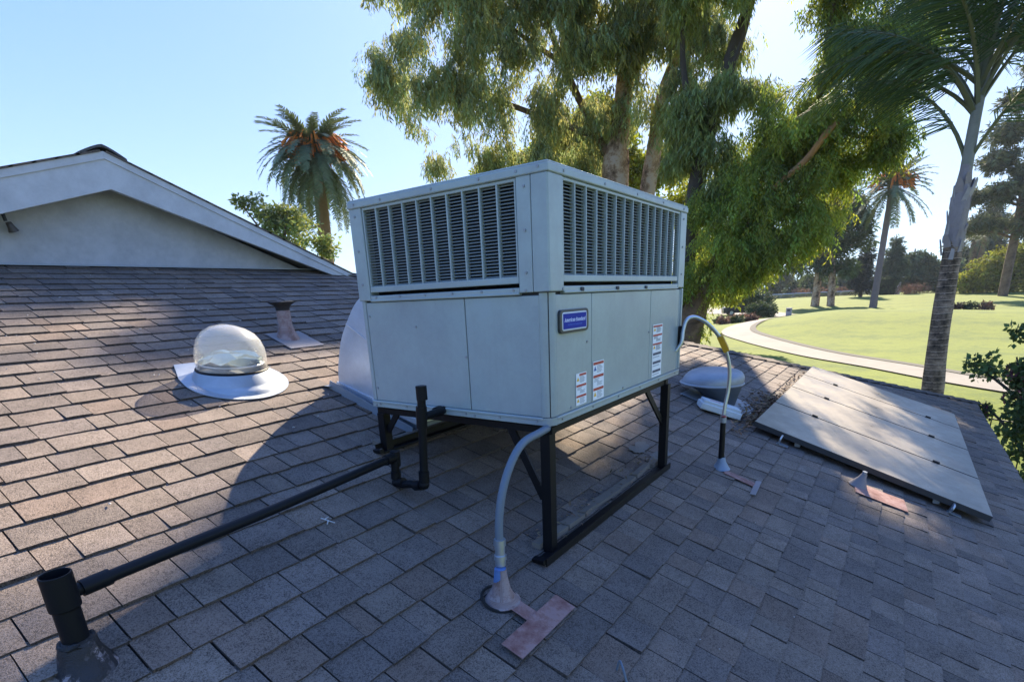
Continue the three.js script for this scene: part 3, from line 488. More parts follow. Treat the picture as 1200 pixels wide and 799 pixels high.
// ================================================================== DOME SKYLIGHT
{
  const s = roofThing('tubular_skylight', 'round tubular skylight with clear dome on a white metal cone', 'skylight', -2.1, 0.17);
  const lathe = (p, n = 48) => new THREE.LatheGeometry(p.map((q) => new THREE.Vector2(...q)), n);
  const pl = new THREE.Shape(); pl.absellipse(0.02, 0, 0.28, 0.285, -1.75, 1.75); pl.lineTo(-0.1, 0.27); pl.lineTo(-0.2, 0.3); pl.lineTo(-0.3, 0.2); pl.lineTo(-0.3, -0.2); pl.lineTo(-0.1, -0.27); pl.closePath();
  const pg = new THREE.ExtrudeGeometry(pl, { depth: 0.004, bevelEnabled: false, curveSegments: 40 }); pg.rotateX(-Math.PI / 2); pg.translate(0, 0.014, 0);
  part('flashing_plate', uvBox(pg), M.whiteMetal, s);
  // the cone stands upright on the slope
  const cone = lathe([[0.285, -0.07], [0.258, -0.02], [0.243, -0.004], [0.234, 0.004], [0.228, 0.012], [0.2, 0.066], [0.188, 0.072]]), up = new THREE.Group(); up.name = numbered('curb_cone'); up.rotation.z = PITCH * 0.62; up.position.set(-0.01, 0.0, 0); s.add(up);
  part('cone', uvBox(cone), M.whiteMetal, up);
  const ring = new THREE.TorusGeometry(0.19, 0.008, 8, 48); ring.rotateX(Math.PI / 2); ring.translate(0, 0.073, 0); part('seal_ring', ring, M.black, up);
  const dome = lathe([[0.2, 0.155], [0.203, 0.19], [0.203, 0.23], [0.196, 0.27], [0.178, 0.315], [0.148, 0.35], [0.1, 0.375], [0.05, 0.385], [0.0005, 0.388]]);
  { const p = dome.attributes.position; for (let i = 0; i < p.count; i++) { const h = Math.max(0, p.getY(i) - 0.23) / 0.16; p.setY(i, p.getY(i) - h * 0.16 * Math.max(0, -p.getZ(i)) * 0.9); } dome.scale(0.94, 1.08, 0.94); dome.translate(0, -0.091, 0); dome.computeVertexNormals(); }
  part('clear_dome', dome, new THREE.MeshPhysicalMaterial({ color: rgb(0.92, 0.9, 0.85), roughness: 0.2, transmission: 0.77, thickness: 0, ior: 1.5, side: THREE.DoubleSide }), up);
  const facet = new THREE.IcosahedronGeometry(0.17, 2); facet.scale(1.08, 0.25, 1.08); facet.translate(0, 0.2, 0); { const p = facet.attributes.position; for (let i = 0; i < p.count; i++) p.setXYZ(i, p.getX(i) * (1 + 0.03 * noise.noise(p.getX(i) * 60, 0, p.getZ(i) * 60)), p.getY(i) + 0.012 * noise.noise(p.getX(i) * 50, 4, p.getZ(i) * 50), p.getZ(i)); }
  const fg = prep(facet); { const p2 = fg.attributes.position, seen = new Map(); for (let i = 0; i < p2.count; i++) { const k = [p2.getX(i), p2.getY(i), p2.getZ(i)].map((v) => Math.round(v * 2e3)).join(); if (!seen.has(k)) seen.set(k, [rr(-0.018, 0.018), rr(-0.012, 0.02), rr(-0.018, 0.018)]); const d = seen.get(k); p2.setXYZ(i, p2.getX(i) + d[0], p2.getY(i) + d[1], p2.getZ(i) + d[2]); } } fg.scale(0.94, 1, 0.94); fg.translate(0, -0.078, 0); fg.computeVertexNormals(); part('light_reflector', fg, std({ color: rgb(0.4, 0.52, 0.53), roughness: 0.15, metalness: 0.8, flatShading: true }), up);
  part('tube_rim', new THREE.TorusGeometry(0.17, 0.008, 6, 40).rotateX(Math.PI / 2).translate(0, 0.105, 0), M.steel, up);
}
// ================================================================== PIPE VENT with flared cap
{
  const b = RP(-2.64, -0.56), v = thing('roof_vent_pipe', 'small dusty pipe vent with a dark flared cap near the gable', 'vent', [b.x, b.y, b.z]);
  const lathe = (p, n = 26) => new THREE.LatheGeometry(p.map((q) => new THREE.Vector2(...q)), n);
  part('pipe_body', uvBox(lathe([[0.048, 0.24], [0.05, 0.1], [0.062, 0.055], [0.088, 0.0], [0.11, -0.05]])), M.boot, v);
  part('cap', lathe([[0.048, 0.2], [0.05, 0.225], [0.06, 0.243], [0.094, 0.262], [0.096, 0.267], [0.07, 0.273], [0.044, 0.264], [0.04, 0.2]]), M.tar, v);
  const pl = new THREE.BoxGeometry(0.32, 0.004, 0.28); pl.rotateZ(-PITCH); pl.translate(0.06 + RN.x * 0.016, -0.02 + RN.y * 0.016, -0.02); part('flashing_plate', uvBox(pl), M.leadBoot, v);
}
// ================================================================== HOOD VENT and white box
{
  const h = roofThing('hood_vent', 'grey metal hood roof vent with rounded top beside the gas line', 'vent', -0.2, -3.42);
  const prof = [], N = 26, K = 12, pos = [], idx = [], uv = [];
  for (let j = 0; j <= K; j++) for (let i = 0; i <= N; i++) {   // rounded hood: widest over the mouth, tapering down to the plate
    const th = i / N * Math.PI * 2, t = j / K, r = t < 0.4 ? 0.145 + 0.12 * (t / 0.4) : 0.265 * Math.sqrt(Math.max(0, 1 - ((t - 0.4) / 0.6) ** 2)), y = t < 0.4 ? 0.02 + 0.18 * t / 0.4 : 0.2 + 0.14 * Math.sin((t - 0.4) / 0.6 * Math.PI / 2);
    const sh = 0.12 * Math.min(1, t / 0.4); pos.push(Math.cos(th) * r * 1.0 - sh, y + 0.9 * SL * (Math.cos(th) * r - sh) * Math.min(1, t / 0.4), Math.sin(th) * r * 1.08 + sh * 0.5); uv.push(i / N * 2, t);
  }
  for (let j = 0; j < K; j++) for (let i = 0; i < N; i++) { const p = j * (N + 1) + i, q = p + N + 1; idx.push(p, q, p + 1, p + 1, q, q + 1); }
  const lower = idx.filter((_, k) => Math.floor(k / 6 / N) < 5), upper = idx.filter((_, k) => Math.floor(k / 6 / N) >= 5);
  const mk = (ix) => { const g = new THREE.BufferGeometry(); g.setAttribute('position', new THREE.Float32BufferAttribute(pos, 3)); g.setAttribute('uv', new THREE.Float32BufferAttribute(uv, 2)); g.setIndex(ix); g.computeVertexNormals(); return g; };
  part('neck', mk(lower), std({ color: rgb(0.1, 0.12, 0.15), roughness: 0.6, metalness: 0.3, map: speckle }), h); part('hood', mk(upper), M.galvDull, h);
  const rim = new THREE.TorusGeometry(0.267, 0.011, 8, 40); rim.rotateX(Math.PI / 2); rim.scale(1, 1, 1.08); { const p = rim.attributes.position; for (let i = 0; i < p.count; i++) p.setY(i, p.getY(i) + 0.2 + 0.9 * SL * (p.getX(i) - 0.12)); } rim.translate(-0.12, 0, 0.06); part('hood_rim', rim, M.galvDull, h);
  const pl = new THREE.Shape(); pl.moveTo(-0.3, -0.3); pl.lineTo(0.2, -0.32); pl.lineTo(0.32, -0.2); pl.lineTo(0.3, 0.12); pl.lineTo(0.22, 0.3); pl.lineTo(-0.3, 0.3); pl.closePath();
  const g = new THREE.ExtrudeGeometry(pl, { depth: 0.003, bevelEnabled: false }); g.rotateX(-Math.PI / 2); g.translate(0, 0.016, 0); part('flashing_plate', uvBox(g), M.galvDull, h);
  const b = roofThing('junction_box', 'flat white plastic box on the shingles in front of the hood vent', 'box', -0.11, -3.02);
  const bm = std({ color: rgb(0.6, 0.63, 0.62), roughness: 0.5, map: speckle });
  part('box_body', [new RoundedBoxGeometry(0.36, 0.06, 0.2, 2, 0.012).translate(0, 0.045, 0)], bm, b); part('lid', [new RoundedBoxGeometry(0.33, 0.03, 0.17, 2, 0.008).translate(0, 0.086, 0)], bm, b);
  part('red_print', [new THREE.BoxGeometry(0.09, 0.002, 0.03).translate(-0.06, 0.1022, 0.02)], std({ color: rgb(0.6, 0.28, 0.22), roughness: 0.6 }), b);
  b.rotation.y = 0.45;
}
// ================================================================== SOLAR PANELS
{
  const glassTex = tex(512, (i) => { const v = 0.96 + N2[i] * 0.2; return [v, v * 0.985, v * 0.95]; }, 0.8);
  const cell = std({ color: rgb(0.27, 0.24, 0.195), roughness: 0.55, roughnessMap: roughTex, map: glassTex }), frame = std({ color: rgb(0.06, 0.06, 0.062), roughness: 0.45, metalness: 0.5 });
  const zs = [-2.9, -3.82, -4.79, -5.74, -6.6], labels = ['dusty flat solar panel nearest the camera, first of four on the slope', 'dusty solar panel second from the camera on the slope', 'dusty solar panel third from the camera on the slope', 'dusty solar panel farthest from the camera beside the hip'];
  let proto = null;
  for (let k = 0; k < 4; k++) {
    const w = zs[k] - zs[k + 1] - 0.022, L = 1.69, zc = (zs[k] + zs[k + 1]) / 2, p = RP(1.0, zc, 0.055);
    if (k === 0) {
      proto = thing('solar_panel', labels[0], 'solar panel', [p.x, p.y, p.z], 'solar panels on the roof slope'); proto.rotation.z = -PITCH;
      part('frame', [bx(-L / 2, L / 2, 0, 0.042, -w / 2, -w / 2 + 0.022), bx(-L / 2, L / 2, 0, 0.042, w / 2 - 0.022, w / 2), bx(-L / 2, -L / 2 + 0.022, 0.0005, 0.0415, -w / 2 + 0.022, w / 2 - 0.022), bx(L / 2 - 0.022, L / 2, 0.0005, 0.0415, -w / 2 + 0.022, w / 2 - 0.022)], frame, proto);
      part('glass_face', [bx(-L / 2 + 0.003, L / 2 - 0.003, 0.03, 0.0435, -w / 2 + 0.003, w / 2 - 0.003)], cell, proto);
    } else { const o = proto.clone(); o.name = numbered('solar_panel'); o.position.copy(p); o.scale.z = w / (zs[0] - zs[1] - 0.022); o.userData = { ...proto.userData, label: labels[k] }; scene.add(o); }
  }
  const rack = thing('panel_rack', 'aluminium rails, clamps and feet holding the solar panels', 'rack');
  for (const x of [0.55, 1.5]) part('rail', uvBox(beam(RP(x, -2.95, 0.036), RP(x, -6.66, 0.036), 0.04, 0.034)), M.galvDull, rack);
  for (const z of [-3.82, -4.79, -5.74]) for (const x of [0.55, 1.5]) { const g = new THREE.BoxGeometry(0.05, 0.014, 0.032); g.rotateZ(-PITCH); const o = RP(x, z, 0.106); g.translate(o.x, o.y, o.z); part('clamp', g, M.black, rack); }
  for (const [x, z] of [[0.43, -2.86], [1.585, -2.9], [0.55, -4.3], [1.5, -4.3], [0.55, -6.2]]) {
    const g1 = new THREE.BoxGeometry(0.09, 0.006, 0.05), g2 = new THREE.BoxGeometry(0.012, 0.07, 0.05), g3 = new THREE.TorusGeometry(0.02, 0.007, 6, 14); g1.translate(0.03, 0.016, 0); g2.translate(0.0, 0.05, 0); g3.rotateY(Math.PI / 2); g3.translate(0.0, 0.06, 0.03);
    const g = merge([g1, g2, g3]); g.rotateZ(-PITCH); const o = RP(x, z); g.translate(o.x, o.y, o.z); part('foot', g, M.steel, rack);
  }
}
{ // small flashing in front of the panels
  const f = roofThing('pipe_flashing', 'worn reddish metal flashing with a stub just below the solar panels', 'flashing', 1.13, -2.6);
  const g = new THREE.BoxGeometry(0.34, 0.004, 0.22); g.rotateY(0.12); g.translate(0.03, 0.017, 0); part('flashing_plate', uvBox(g, 3), M.rust, f);
  const c = new THREE.LatheGeometry([[0.018, 0.1], [0.025, 0.07], [0.05, 0.02], [0.065, 0.0]].map((p) => new THREE.Vector2(...p)), 18); c.translate(-0.12, 0.015, -0.04); part('cone', uvBox(c), M.leadBoot, f);
  part('stub', bar(V(-0.12, 0.08, -0.04), V(-0.125, 0.13, -0.04), 0.016, 0.016, 10), M.galvDull, f);
}
// ================================================================== FLOODLIGHT under the gable, bits on the roof
{
  const l = thing('floodlight', 'small dark floodlight hanging under the left eave of the gable', 'floodlight', [-4.44, 1.185, 0.425]);
  part('arm', [bar(V(0.0, 0.12, 0.02), V(0.0, 0.03, 0.01), 0.012, 0.012, 8)], M.paintDark, l); part('arm_base', [bar(V(-0.06, 0.11, 0.02), V(0.0, 0.11, 0.02), 0.03, 0.03, 10)], M.paintDark, l);
  const h = new THREE.LatheGeometry([[0.001, 0.05], [0.03, 0.045], [0.036, 0.0], [0.055, -0.06], [0.05, -0.058], [0.001, -0.03]].map((p) => new THREE.Vector2(...p)), 16); h.scale(0.62, 0.62, 0.62); h.rotateZ(-0.25); h.rotateX(0.35); h.translate(0.0, -0.005, -0.01); part('lamp_head', h, std({ color: rgb(0.07, 0.06, 0.055), roughness: 0.5 }), l);
}
{
  const leaf = new THREE.BufferGeometry(); leaf.setAttribute('position', new THREE.Float32BufferAttribute([0, 0, 0, 0.018, 0.006, 0.01, 0.05, 0.002, 0, 0, 0, 0, 0.05, 0.002, 0, 0.018, 0.005, -0.01], 3)); leaf.computeVertexNormals();
  const im = new THREE.InstancedMesh(leaf, std({ color: 0xffffff, roughness: 0.9, side: THREE.DoubleSide }), 750), m = new THREE.Matrix4(), q = new THREE.Quaternion(), c = new THREE.Color(); im.name = 'leaf_litter';
  for (let i = 0; i < 750; i++) {
    const near = rnd() < 0.8, z = near ? rr(-2.95, -4.4) : rr(-2.6, -6.4), w = Math.abs(rr(-1, 1) * rr(0, 1)) * (near ? 0.28 : 0.12), p = RP(0.17 - w + (near && z > -3.3 ? 0.0 : 0), z, 0.014 + rr(0, 0.03) * (1 - w * 3));
    q.setFromEuler(new THREE.Euler(rr(-0.5, 0.5), rr(0, 6.3), rr(-0.5, 0.5))); m.compose(p, q, V(1, 1, 1).multiplyScalar(rr(0.6, 1.3))); im.setMatrixAt(i, m); const dv = rr(0.6, 1.5); c.setRGB(0.2 * dv, 0.115 * dv * rr(0.9, 1.2), 0.06 * dv); im.setColorAt(i, c);
  }
  scene.add(im); tag(im, 'drift of dry brown leaves along the upper edge of the solar panels', 'leaf litter', null, 'stuff');
  const near = new THREE.InstancedMesh(leaf, im.material, 170); near.name = 'leaf_litter_001';
  for (let i = 0; i < 170; i++) { const p = RP(rr(-0.15, -0.045) - Math.abs(rr(-1, 1) * rr(0, 0.09)), rr(-1.55, 0.02), rr(0.016, 0.045)); q.setFromEuler(new THREE.Euler(rr(-0.6, 0.6), rr(0, 6.3), rr(-0.6, 0.6))); m.compose(p, q, V(1, 1, 1).multiplyScalar(rr(0.25, 0.7))); near.setMatrixAt(i, m); const dv = rr(0.5, 1.6); c.setRGB(0.22 * dv, 0.15 * dv * rr(0.9, 1.15), 0.085 * dv); near.setColorAt(i, c); }
  scene.add(near); tag(near, 'dry crumbs of leaves along the foot rail of the stand', 'leaf litter', null, 'stuff');
  const patch = (name, x, z, sx, sz, label) => { const s = new THREE.Shape(), k = 22; for (let i = 0; i <= k; i++) { const a = i / k * Math.PI * 2, r = 1 + 0.9 * noise.noise(Math.cos(a) * 2.6 + x * 9, Math.sin(a) * 2.6, z * 7); s[i ? 'lineTo' : 'moveTo'](Math.cos(a) * sx * r, Math.sin(a) * sz * r); } const g = new THREE.ExtrudeGeometry(s, { depth: 0.002, bevelEnabled: false }); g.rotateX(-Math.PI / 2); g.rotateZ(-PITCH); const o2 = RP(x, z, 0.0185); g.translate(o2.x, o2.y, o2.z); tag(part(name, uvBox(g, 4), std({ color: rgb(0.175, 0.16, 0.14), roughness: 0.95, map: speckle, bumpMap: bumpTex, bumpScale: 0.002 })), label, 'sealant'); };
  patch('sealant_patch', -0.22, -1.5, 0.055, 0.13, 'smeared grey sealant patch on the shingles left of the far stand leg'); patch('sealant_patch', -0.1, -1.56, 0.045, 0.16, 'smeared grey sealant patch right behind the far stand leg');
  const bit = new THREE.InstancedMesh(new THREE.IcosahedronGeometry(0.006, 0), std({ color: rgb(0.45, 0.43, 0.4), roughness: 0.9 }), 70); bit.name = 'debris';
  for (let i = 0; i < 70; i++) { const x = i < 60 ? rr(-4.3, -1.2) : rr(-1.2, 1.6), z = i < 60 ? rr(-0.6, 1.3) : rr(-1.5, 1.4); q.setFromEuler(new THREE.Euler(0, rr(0, 6), 0)); m.compose(RP(x, z, 0.016), q, V(rr(0.4, 1.9), 0.5, rr(0.3, 0.9)).multiplyScalar(i < 60 ? 1 : 0.6)); bit.setMatrixAt(i, m); }
  scene.add(bit); tag(bit, 'tiny pale bits of debris scattered over the shingles', 'debris', null, 'stuff');
  const w = thing('wire_scrap', 'small blue grey loop of wire poking out of the shingles at the bottom edge', 'wire'); const a = RP(0.46, 0.36); part('wire', tube([[a.x, a.y + 0.01, a.z], [a.x + 0.01, a.y + 0.05, a.z], [a.x + 0.03, a.y + 0.045, a.z + 0.02], [a.x + 0.05, a.y + 0.0, a.z + 0.03]], 0.004, 20, 8), M.conduit, w);
  const tw = thing('dry_twig', 'small forked pale twig lying on the shaded shingles', 'twig'); const b = RP(-0.72, 0.6, 0.016);
  part('twig_stem', [bar(V(b.x - 0.035, b.y + 0.013, b.z + 0.02), V(b.x + 0.02, b.y - 0.005, b.z - 0.005), 0.003, 0.002, 6), bar(V(b.x - 0.005, b.y + 0.004, b.z + 0.008), V(b.x + 0.012, b.y - 0.001, b.z + 0.026), 0.0035, 0.002, 6), bar(V(b.x - 0.02, b.y + 0.009, b.z + 0.012), V(b.x - 0.024, b.y + 0.011, b.z - 0.008), 0.003, 0.0015, 6)], std({ color: rgb(0.5, 0.5, 0.48), roughness: 0.9 }), tw);
}
// ================================================================== PLANTS
// Sunlight reaches the roof through these openings in the crowns: [x, z on the roof, radius]
const GAPS = [[-1.62, 1.25, 0.36], [-1.35, 1.5, 0.32], [-1.85, 0.95, 0.32], [-1.05, 1.5, 0.28], [-1.8, 1.7, 0.36], [-1.5, 1.95, 0.42], [-1.2, 1.15, 0.3], [-1.55, 0.7, 0.28], [-2.05, 0.5, 0.2], [-1.75, 0.0, 0.18], [-1.95, -0.4, 0.24], [-0.55, -1.2, 0.36], [-0.65, -1.7, 0.3], [-0.7, -2.2, 0.24], [-2.1, 0.17, 0.22], [-3.0, 1.2, 0.18], [-3.3, 0.6, 0.14], [-2.7, 1.3, 0.16], [-3.4, 1.7, 0.16],
  [-0.55, -4.6, 0.32], [-0.9, -4.0, 0.32], [-0.2, -5.6, 0.32], [-1.0, -5.2, 0.3], [0.6, -5.2, 0.34], [0.5, -4.0, 0.34], [0.9, -3.6, 0.3], [1.5, -3.3, 0.28], [0.9, -5.9, 0.28], [1.4, -5.0, 0.2], [0.6, -3.2, 0.24], [1.05, -2.3, 0.22], [1.25, -1.75, 0.16], [1.5, -2.2, 0.16], [1.75, -1.9, 0.14], [2.0, -6.6, 0.2]].map(([x, z, r]) => ({ p: RP(x, z), r }));
const DM = V();
function inGap(p, grow = 0.12) { for (const g of GAPS) { DM.copy(p).sub(g.p); const t = DM.dot(SUN); if (t > 3 && DM.addScaledVector(SUN, -t).length() < g.r + grow) return true; } return false; }
function leafGeo(list) {   // each leaf: [base, tip, width, side vector] folded along its midrib
  const pos = []; for (const [a, b, w, s] of list) { const m = a.clone().lerp(b, 0.45), l = m.clone().addScaledVector(s, w), r = m.clone().addScaledVector(s, -w); pos.push(...a.toArray(), ...l.toArray(), ...b.toArray(), ...a.toArray(), ...b.toArray(), ...r.toArray()); }
  const g = new THREE.BufferGeometry(); g.setAttribute('position', new THREE.Float32BufferAttribute(pos, 3)); g.computeVertexNormals(); return g;
}
function hangingSprig(n, len, leaf, width, spread) {   // pendulous narrow leaves on a drooping twig
  const l = []; for (let i = 0; i < n; i++) { const t = i / n, a = rr(0, 6.28), base = V(Math.cos(a) * 0.03 + spread * 0.3 * Math.sin(t * 2), -t * len, Math.sin(a) * 0.03), d = V(Math.cos(a) * spread, -1, Math.sin(a) * spread).normalize(); l.push([base, base.clone().addScaledVector(d, leaf * rr(0.7, 1.25)), width, V(-Math.sin(a), rr(-0.3, 0.3), Math.cos(a)).normalize()]); }
  return leafGeo(l);
}
function tuft(n, R, leaf, width) {   // leaves radiating from a cluster
  const l = []; for (let i = 0; i < n; i++) { const d = V(rr(-1, 1), rr(-0.8, 1), rr(-1, 1)).normalize(), base = d.clone().multiplyScalar(R * rr(0.1, 0.9)), t = d.clone().add(V(rr(-0.6, 0.6), rr(-0.6, 0.3), rr(-0.6, 0.6))).normalize(), s = V(rr(-1, 1), rr(-1, 1), rr(-1, 1)).cross(t).normalize(); l.push([base, base.clone().addScaledVector(t, leaf * rr(0.7, 1.2)), width, s]); }
  return leafGeo(l);
}
function crown(parent, masses, count, geo, mat, o = {}) {   // leaf sprays scattered through the masses, joined into one crown
  const gp = geo.attributes.position.array, gn = geo.attributes.normal.array, nv = gp.length / 3, pos = new Float32Array(count * nv * 3), nor = new Float32Array(count * nv * 3), col = new Float32Array(count * nv * 3);
  const m = new THREE.Matrix4(), q = new THREE.Quaternion(), e = new THREE.Euler(), vol = masses.map((b) => b[3] ** 2.2); let tot = vol.reduce((a, b) => a + b), k = 0, tries = 0;
  const p = V(), wp = V(), v3 = V(), base = parent.position, sc = V();
  while (k < count && tries++ < count * 12) {
    let t = rnd() * tot, i = 0; while ((t -= vol[i]) > 0 && i < masses.length - 1) i++;
    const b = masses[i], th = rr(0, 6.283), ph = Math.acos(rr(-1, 1)), rad = Math.pow(rnd(), o.shell ?? 0.45) * b[3] * rr(0.85, 1.12);
    wp.set(b[0] + Math.sin(ph) * Math.cos(th) * rad, b[1] + Math.cos(ph) * rad * (o.tall ?? 1), b[2] + Math.sin(ph) * Math.sin(th) * rad);
    const f = o.freq ?? 0.9, nn = noise.noise(wp.x * f + 7, wp.y * f, wp.z * f) + 0.5 * noise.noise(wp.x * f * 2.3, wp.y * f * 2.3 + 5, wp.z * f * 2.3);
    if (nn < (o.hole ?? -0.18)) continue;
    if (!o.free && inGap(wp)) continue;
    p.copy(wp).sub(base); e.set(rr(-1, 1) * (o.tilt ?? 0.35), rr(0, 6.283), rr(-1, 1) * (o.tilt ?? 0.35)); q.setFromEuler(e);
    const s = rr(0.7, 1.3); m.compose(p, q, sc.set(s, s * rr(0.85, 1.2), s));
    const v = Math.max(0.25, (o.v0 ?? 0.65) + rnd() * (o.v1 ?? 0.7) + 0.45 * noise.noise(wp.x * 0.9, wp.y * 0.9, wp.z * 0.9 + 9)), w = rr(-1, 1) * (o.hue ?? 0.12), at = k * nv * 3;
    for (let a = 0; a < nv; a++) {
      v3.fromArray(gp, a * 3).applyMatrix4(m).toArray(pos, at + a * 3); v3.fromArray(gn, a * 3).applyQuaternion(q).toArray(nor, at + a * 3);
      col[at + a * 3] = v * (1 + w); col[at + a * 3 + 1] = v; col[at + a * 3 + 2] = v * (1 - w);
    }
    k++;
  }
  const n = k * nv * 3, g = new THREE.BufferGeometry(); g.setAttribute('position', new THREE.BufferAttribute(pos.slice(0, n), 3)); g.setAttribute('normal', new THREE.BufferAttribute(nor.slice(0, n), 3)); g.setAttribute('color', new THREE.BufferAttribute(col.slice(0, n), 3));
  return part(o.name ?? 'crown', g, mat, parent);
}
function tree(name, label, cat, foot, group) { return thing(name, label, cat, foot, group); }
const rel = (o, pts) => pts.map((p) => [p[0] - o.position.x, p[1] - o.position.y, p[2] - o.position.z]);
const gy = (x, z) => hillHeight(x, z);

const EUCALYPTUS_MASSES = [
  [-15.8,8.5,-14.8,0.90], [-16.0,9.1,-14.3,0.63], [-15.0,9.8,-14.9,0.68], [-14.2,7.8,-15.1,1.32], [-13.4,9.0,-15.3,1.52], [-12.9,7.3,-16.5,1.54],
  [-11.5,9.0,-16.8,1.52], [-14.5,5.6,-15.7,0.57], [-12.7,5.8,-17.1,0.90], [-10.3,7.1,-17.7,1.25], [-10.8,5.5,-17.2,1.03], [-9.1,9.2,-18.1,1.64],
  [-9.0,7.1,-18.9,1.27], [-7.8,8.7,-18.9,1.50], [-9.7,10.1,-17.4,1.74], [-12.6,10.7,-16.5,1.82], [-13.3,11.5,-15.5,1.76], [-10.7,12.1,-16.9,2.28],
  [-8.4,11.5,-18.5,2.29], [-6.2,9.1,-19.4,1.45], [-5.3,7.1,-18.2,1.10], [-6.9,6.4,-18.9,1.00], [-4.8,8.5,-18.9,1.23], [-6.3,11.6,-19.3,2.50],
  [-9.9,5.4,-18.9,0.94], [-15.3,11.7,-15.0,1.22], [-12.3,13.5,-16.3,2.27], [-9.4,13.7,-18.0,2.51], [-6.7,13.8,-19.1,2.41],
];
const DARK_GUM_MASSES = [
  [-3.9,4.5,-15.6,0.73], [-4.6,5.4,-15.7,0.79], [-3.3,5.8,-15.7,0.89], [-3.5,9.9,-16.4,1.80], [-3.1,8.3,-16.1,1.01], [-3.6,7.4,-15.8,0.92],
  [-2.3,9.9,-16.7,1.52], [-3.4,3.4,-15.4,0.48], [-4.8,4.3,-15.6,0.55], [-4.5,8.6,-15.6,1.15],
];
const WEEPING_MASSES = [
  [-3.8,2.9,-15.2,0.63], [-3.2,1.6,-15.1,0.98], [-3.9,0.8,-15.0,0.76], [-2.8,3.6,-15.5,1.06], [-2.5,2.3,-15.2,0.99], [-1.8,4.8,-15.4,1.06],
  [-1.5,3.4,-15.8,1.26], [-1.4,2.1,-15.4,0.78], [-0.8,5.0,-15.5,1.02], [-0.6,3.9,-15.8,0.88], [-0.8,2.7,-15.9,0.55], [0.0,5.1,-15.6,0.82],
  [0.2,4.1,-15.8,0.72], [-1.9,1.5,-14.9,0.46], [-2.5,1.2,-15.3,0.58], [-0.7,6.1,-15.2,0.91], [0.3,5.9,-15.4,0.88], [-2.5,5.7,-15.6,0.49],
  [-0.8,7.9,-15.6,1.39], [-2.2,8.1,-15.3,1.03], [-0.2,3.1,-15.5,0.28], [-4.1,-0.4,-15.4,0.43],
];
const ROOFTREE_MASSES = [
  [-26.7,5.5,-15.3,0.66], [-25.1,4.6,-16.0,0.88], [-25.5,4.8,-15.4,0.78], [-23.9,4.1,-16.1,0.69], [-27.0,5.7,-14.6,0.30], [-23.5,3.4,-16.8,0.62],
  [-25.5,3.7,-15.6,1.15],
];
const SUNLIT_MASSES = [
  [-15.0,8.0,-26.0,1.55], [-16.5,7.1,-25.4,1.02], [-13.7,7.1,-27.0,1.29], [-12.8,8.2,-28.3,1.30], [-11.6,6.7,-29.1,1.22], [-9.9,7.1,-29.7,1.11],
  [-7.2,0.8,-31.2,1.26], [-8.6,2.3,-30.7,1.26], [-6.9,2.6,-31.2,1.14], [-5.5,1.6,-31.5,0.94], [-9.5,5.0,-30.2,1.04], [-13.5,9.4,-27.6,1.19],
  [-18.4,6.6,-24.1,0.85],
];
const gum = leafMat(0.37, 0.4, 0.16, 0.52), gumDark = leafMat(0.29, 0.33, 0.1, 0.52), willow = leafMat(0.33, 0.39, 0.06, 0.56), broad = leafMat(0.12, 0.16, 0.05, 0.4);
{
  const t = tree('eucalyptus_tree', 'tall grey green eucalyptus with pale twin trunks rising behind the air conditioner', 'tree', [-8.1, gy(-8.1, -19.2), -19.2]), g = t.position.y;
  part('trunk', taper(rel(t, [[-8.25, g - 0.3, -19.0], [-8.3, 0.5, -18.95], [-8.36, 3.73, -18.91], [-8.5, 5.2, -19.1], [-8.42, 6.6, -19.4], [-8.37, 9, -19.7], [-8.5, 12, -20.6], [-8.3, 15, -20.8]]), [0.62, 0.52, 0.46, 0.5, 0.36, 0.27, 0.17, 0.05], 16, 6, 0.16), M.barkPale, t);
  part('trunk', taper(rel(t, [[-7.75, g - 0.3, -19.2], [-7.55, 0.8, -19.3], [-7.36, 3.6, -19.36], [-7.15, 5.6, -19.6], [-7.0, 7.3, -19.9], [-6.5, 9, -20.4], [-5.9, 10.8, -21.0], [-5.6, 13, -21]]), [0.45, 0.36, 0.31, 0.28, 0.24, 0.2, 0.13, 0.04], 14, 6, 0.14), M.barkPale, t);
  for (const [pts, r] of [[[[-8.5, 5.0, -19.1], [-9.2, 6.4, -18.7], [-10.2, 8.6, -18.2], [-10.9, 10.6, -17.9], [-11.2, 12.6, -17.5]], [0.2, 0.15, 0.11, 0.08, 0.03]], [[[-9.2, 6.2, -18.8], [-11.0, 7.0, -17.6], [-12.9, 7.8, -16.5], [-14.8, 8.3, -15.3], [-16.6, 8.7, -14.5]], [0.12, 0.1, 0.08, 0.05, 0.02]], [[[-8.36, 9, -19.7], [-7.6, 10.4, -19.4], [-7.0, 12, -19.2], [-6.6, 14, -19.1]], [0.16, 0.12, 0.08, 0.03]], [[[-10.2, 8.6, -18.2], [-12, 10, -17], [-13.4, 11.3, -15.8]], [0.09, 0.06, 0.02]], [[[-7.1, 6.6, -19.8], [-5.9, 7.7, -18.8], [-5, 8.8, -18.7]], [0.1, 0.07, 0.03]]]) part('limb', taper(rel(t, pts), r, 9, 6, 0.1), M.bark, t);
  crown(t, EUCALYPTUS_MASSES, 25000, hangingSprig(13, 0.4, 0.19, 0.02, 0.7), gum, { hole: 0.0, freq: 0.8, shell: 0.5, hue: 0.2 });
}
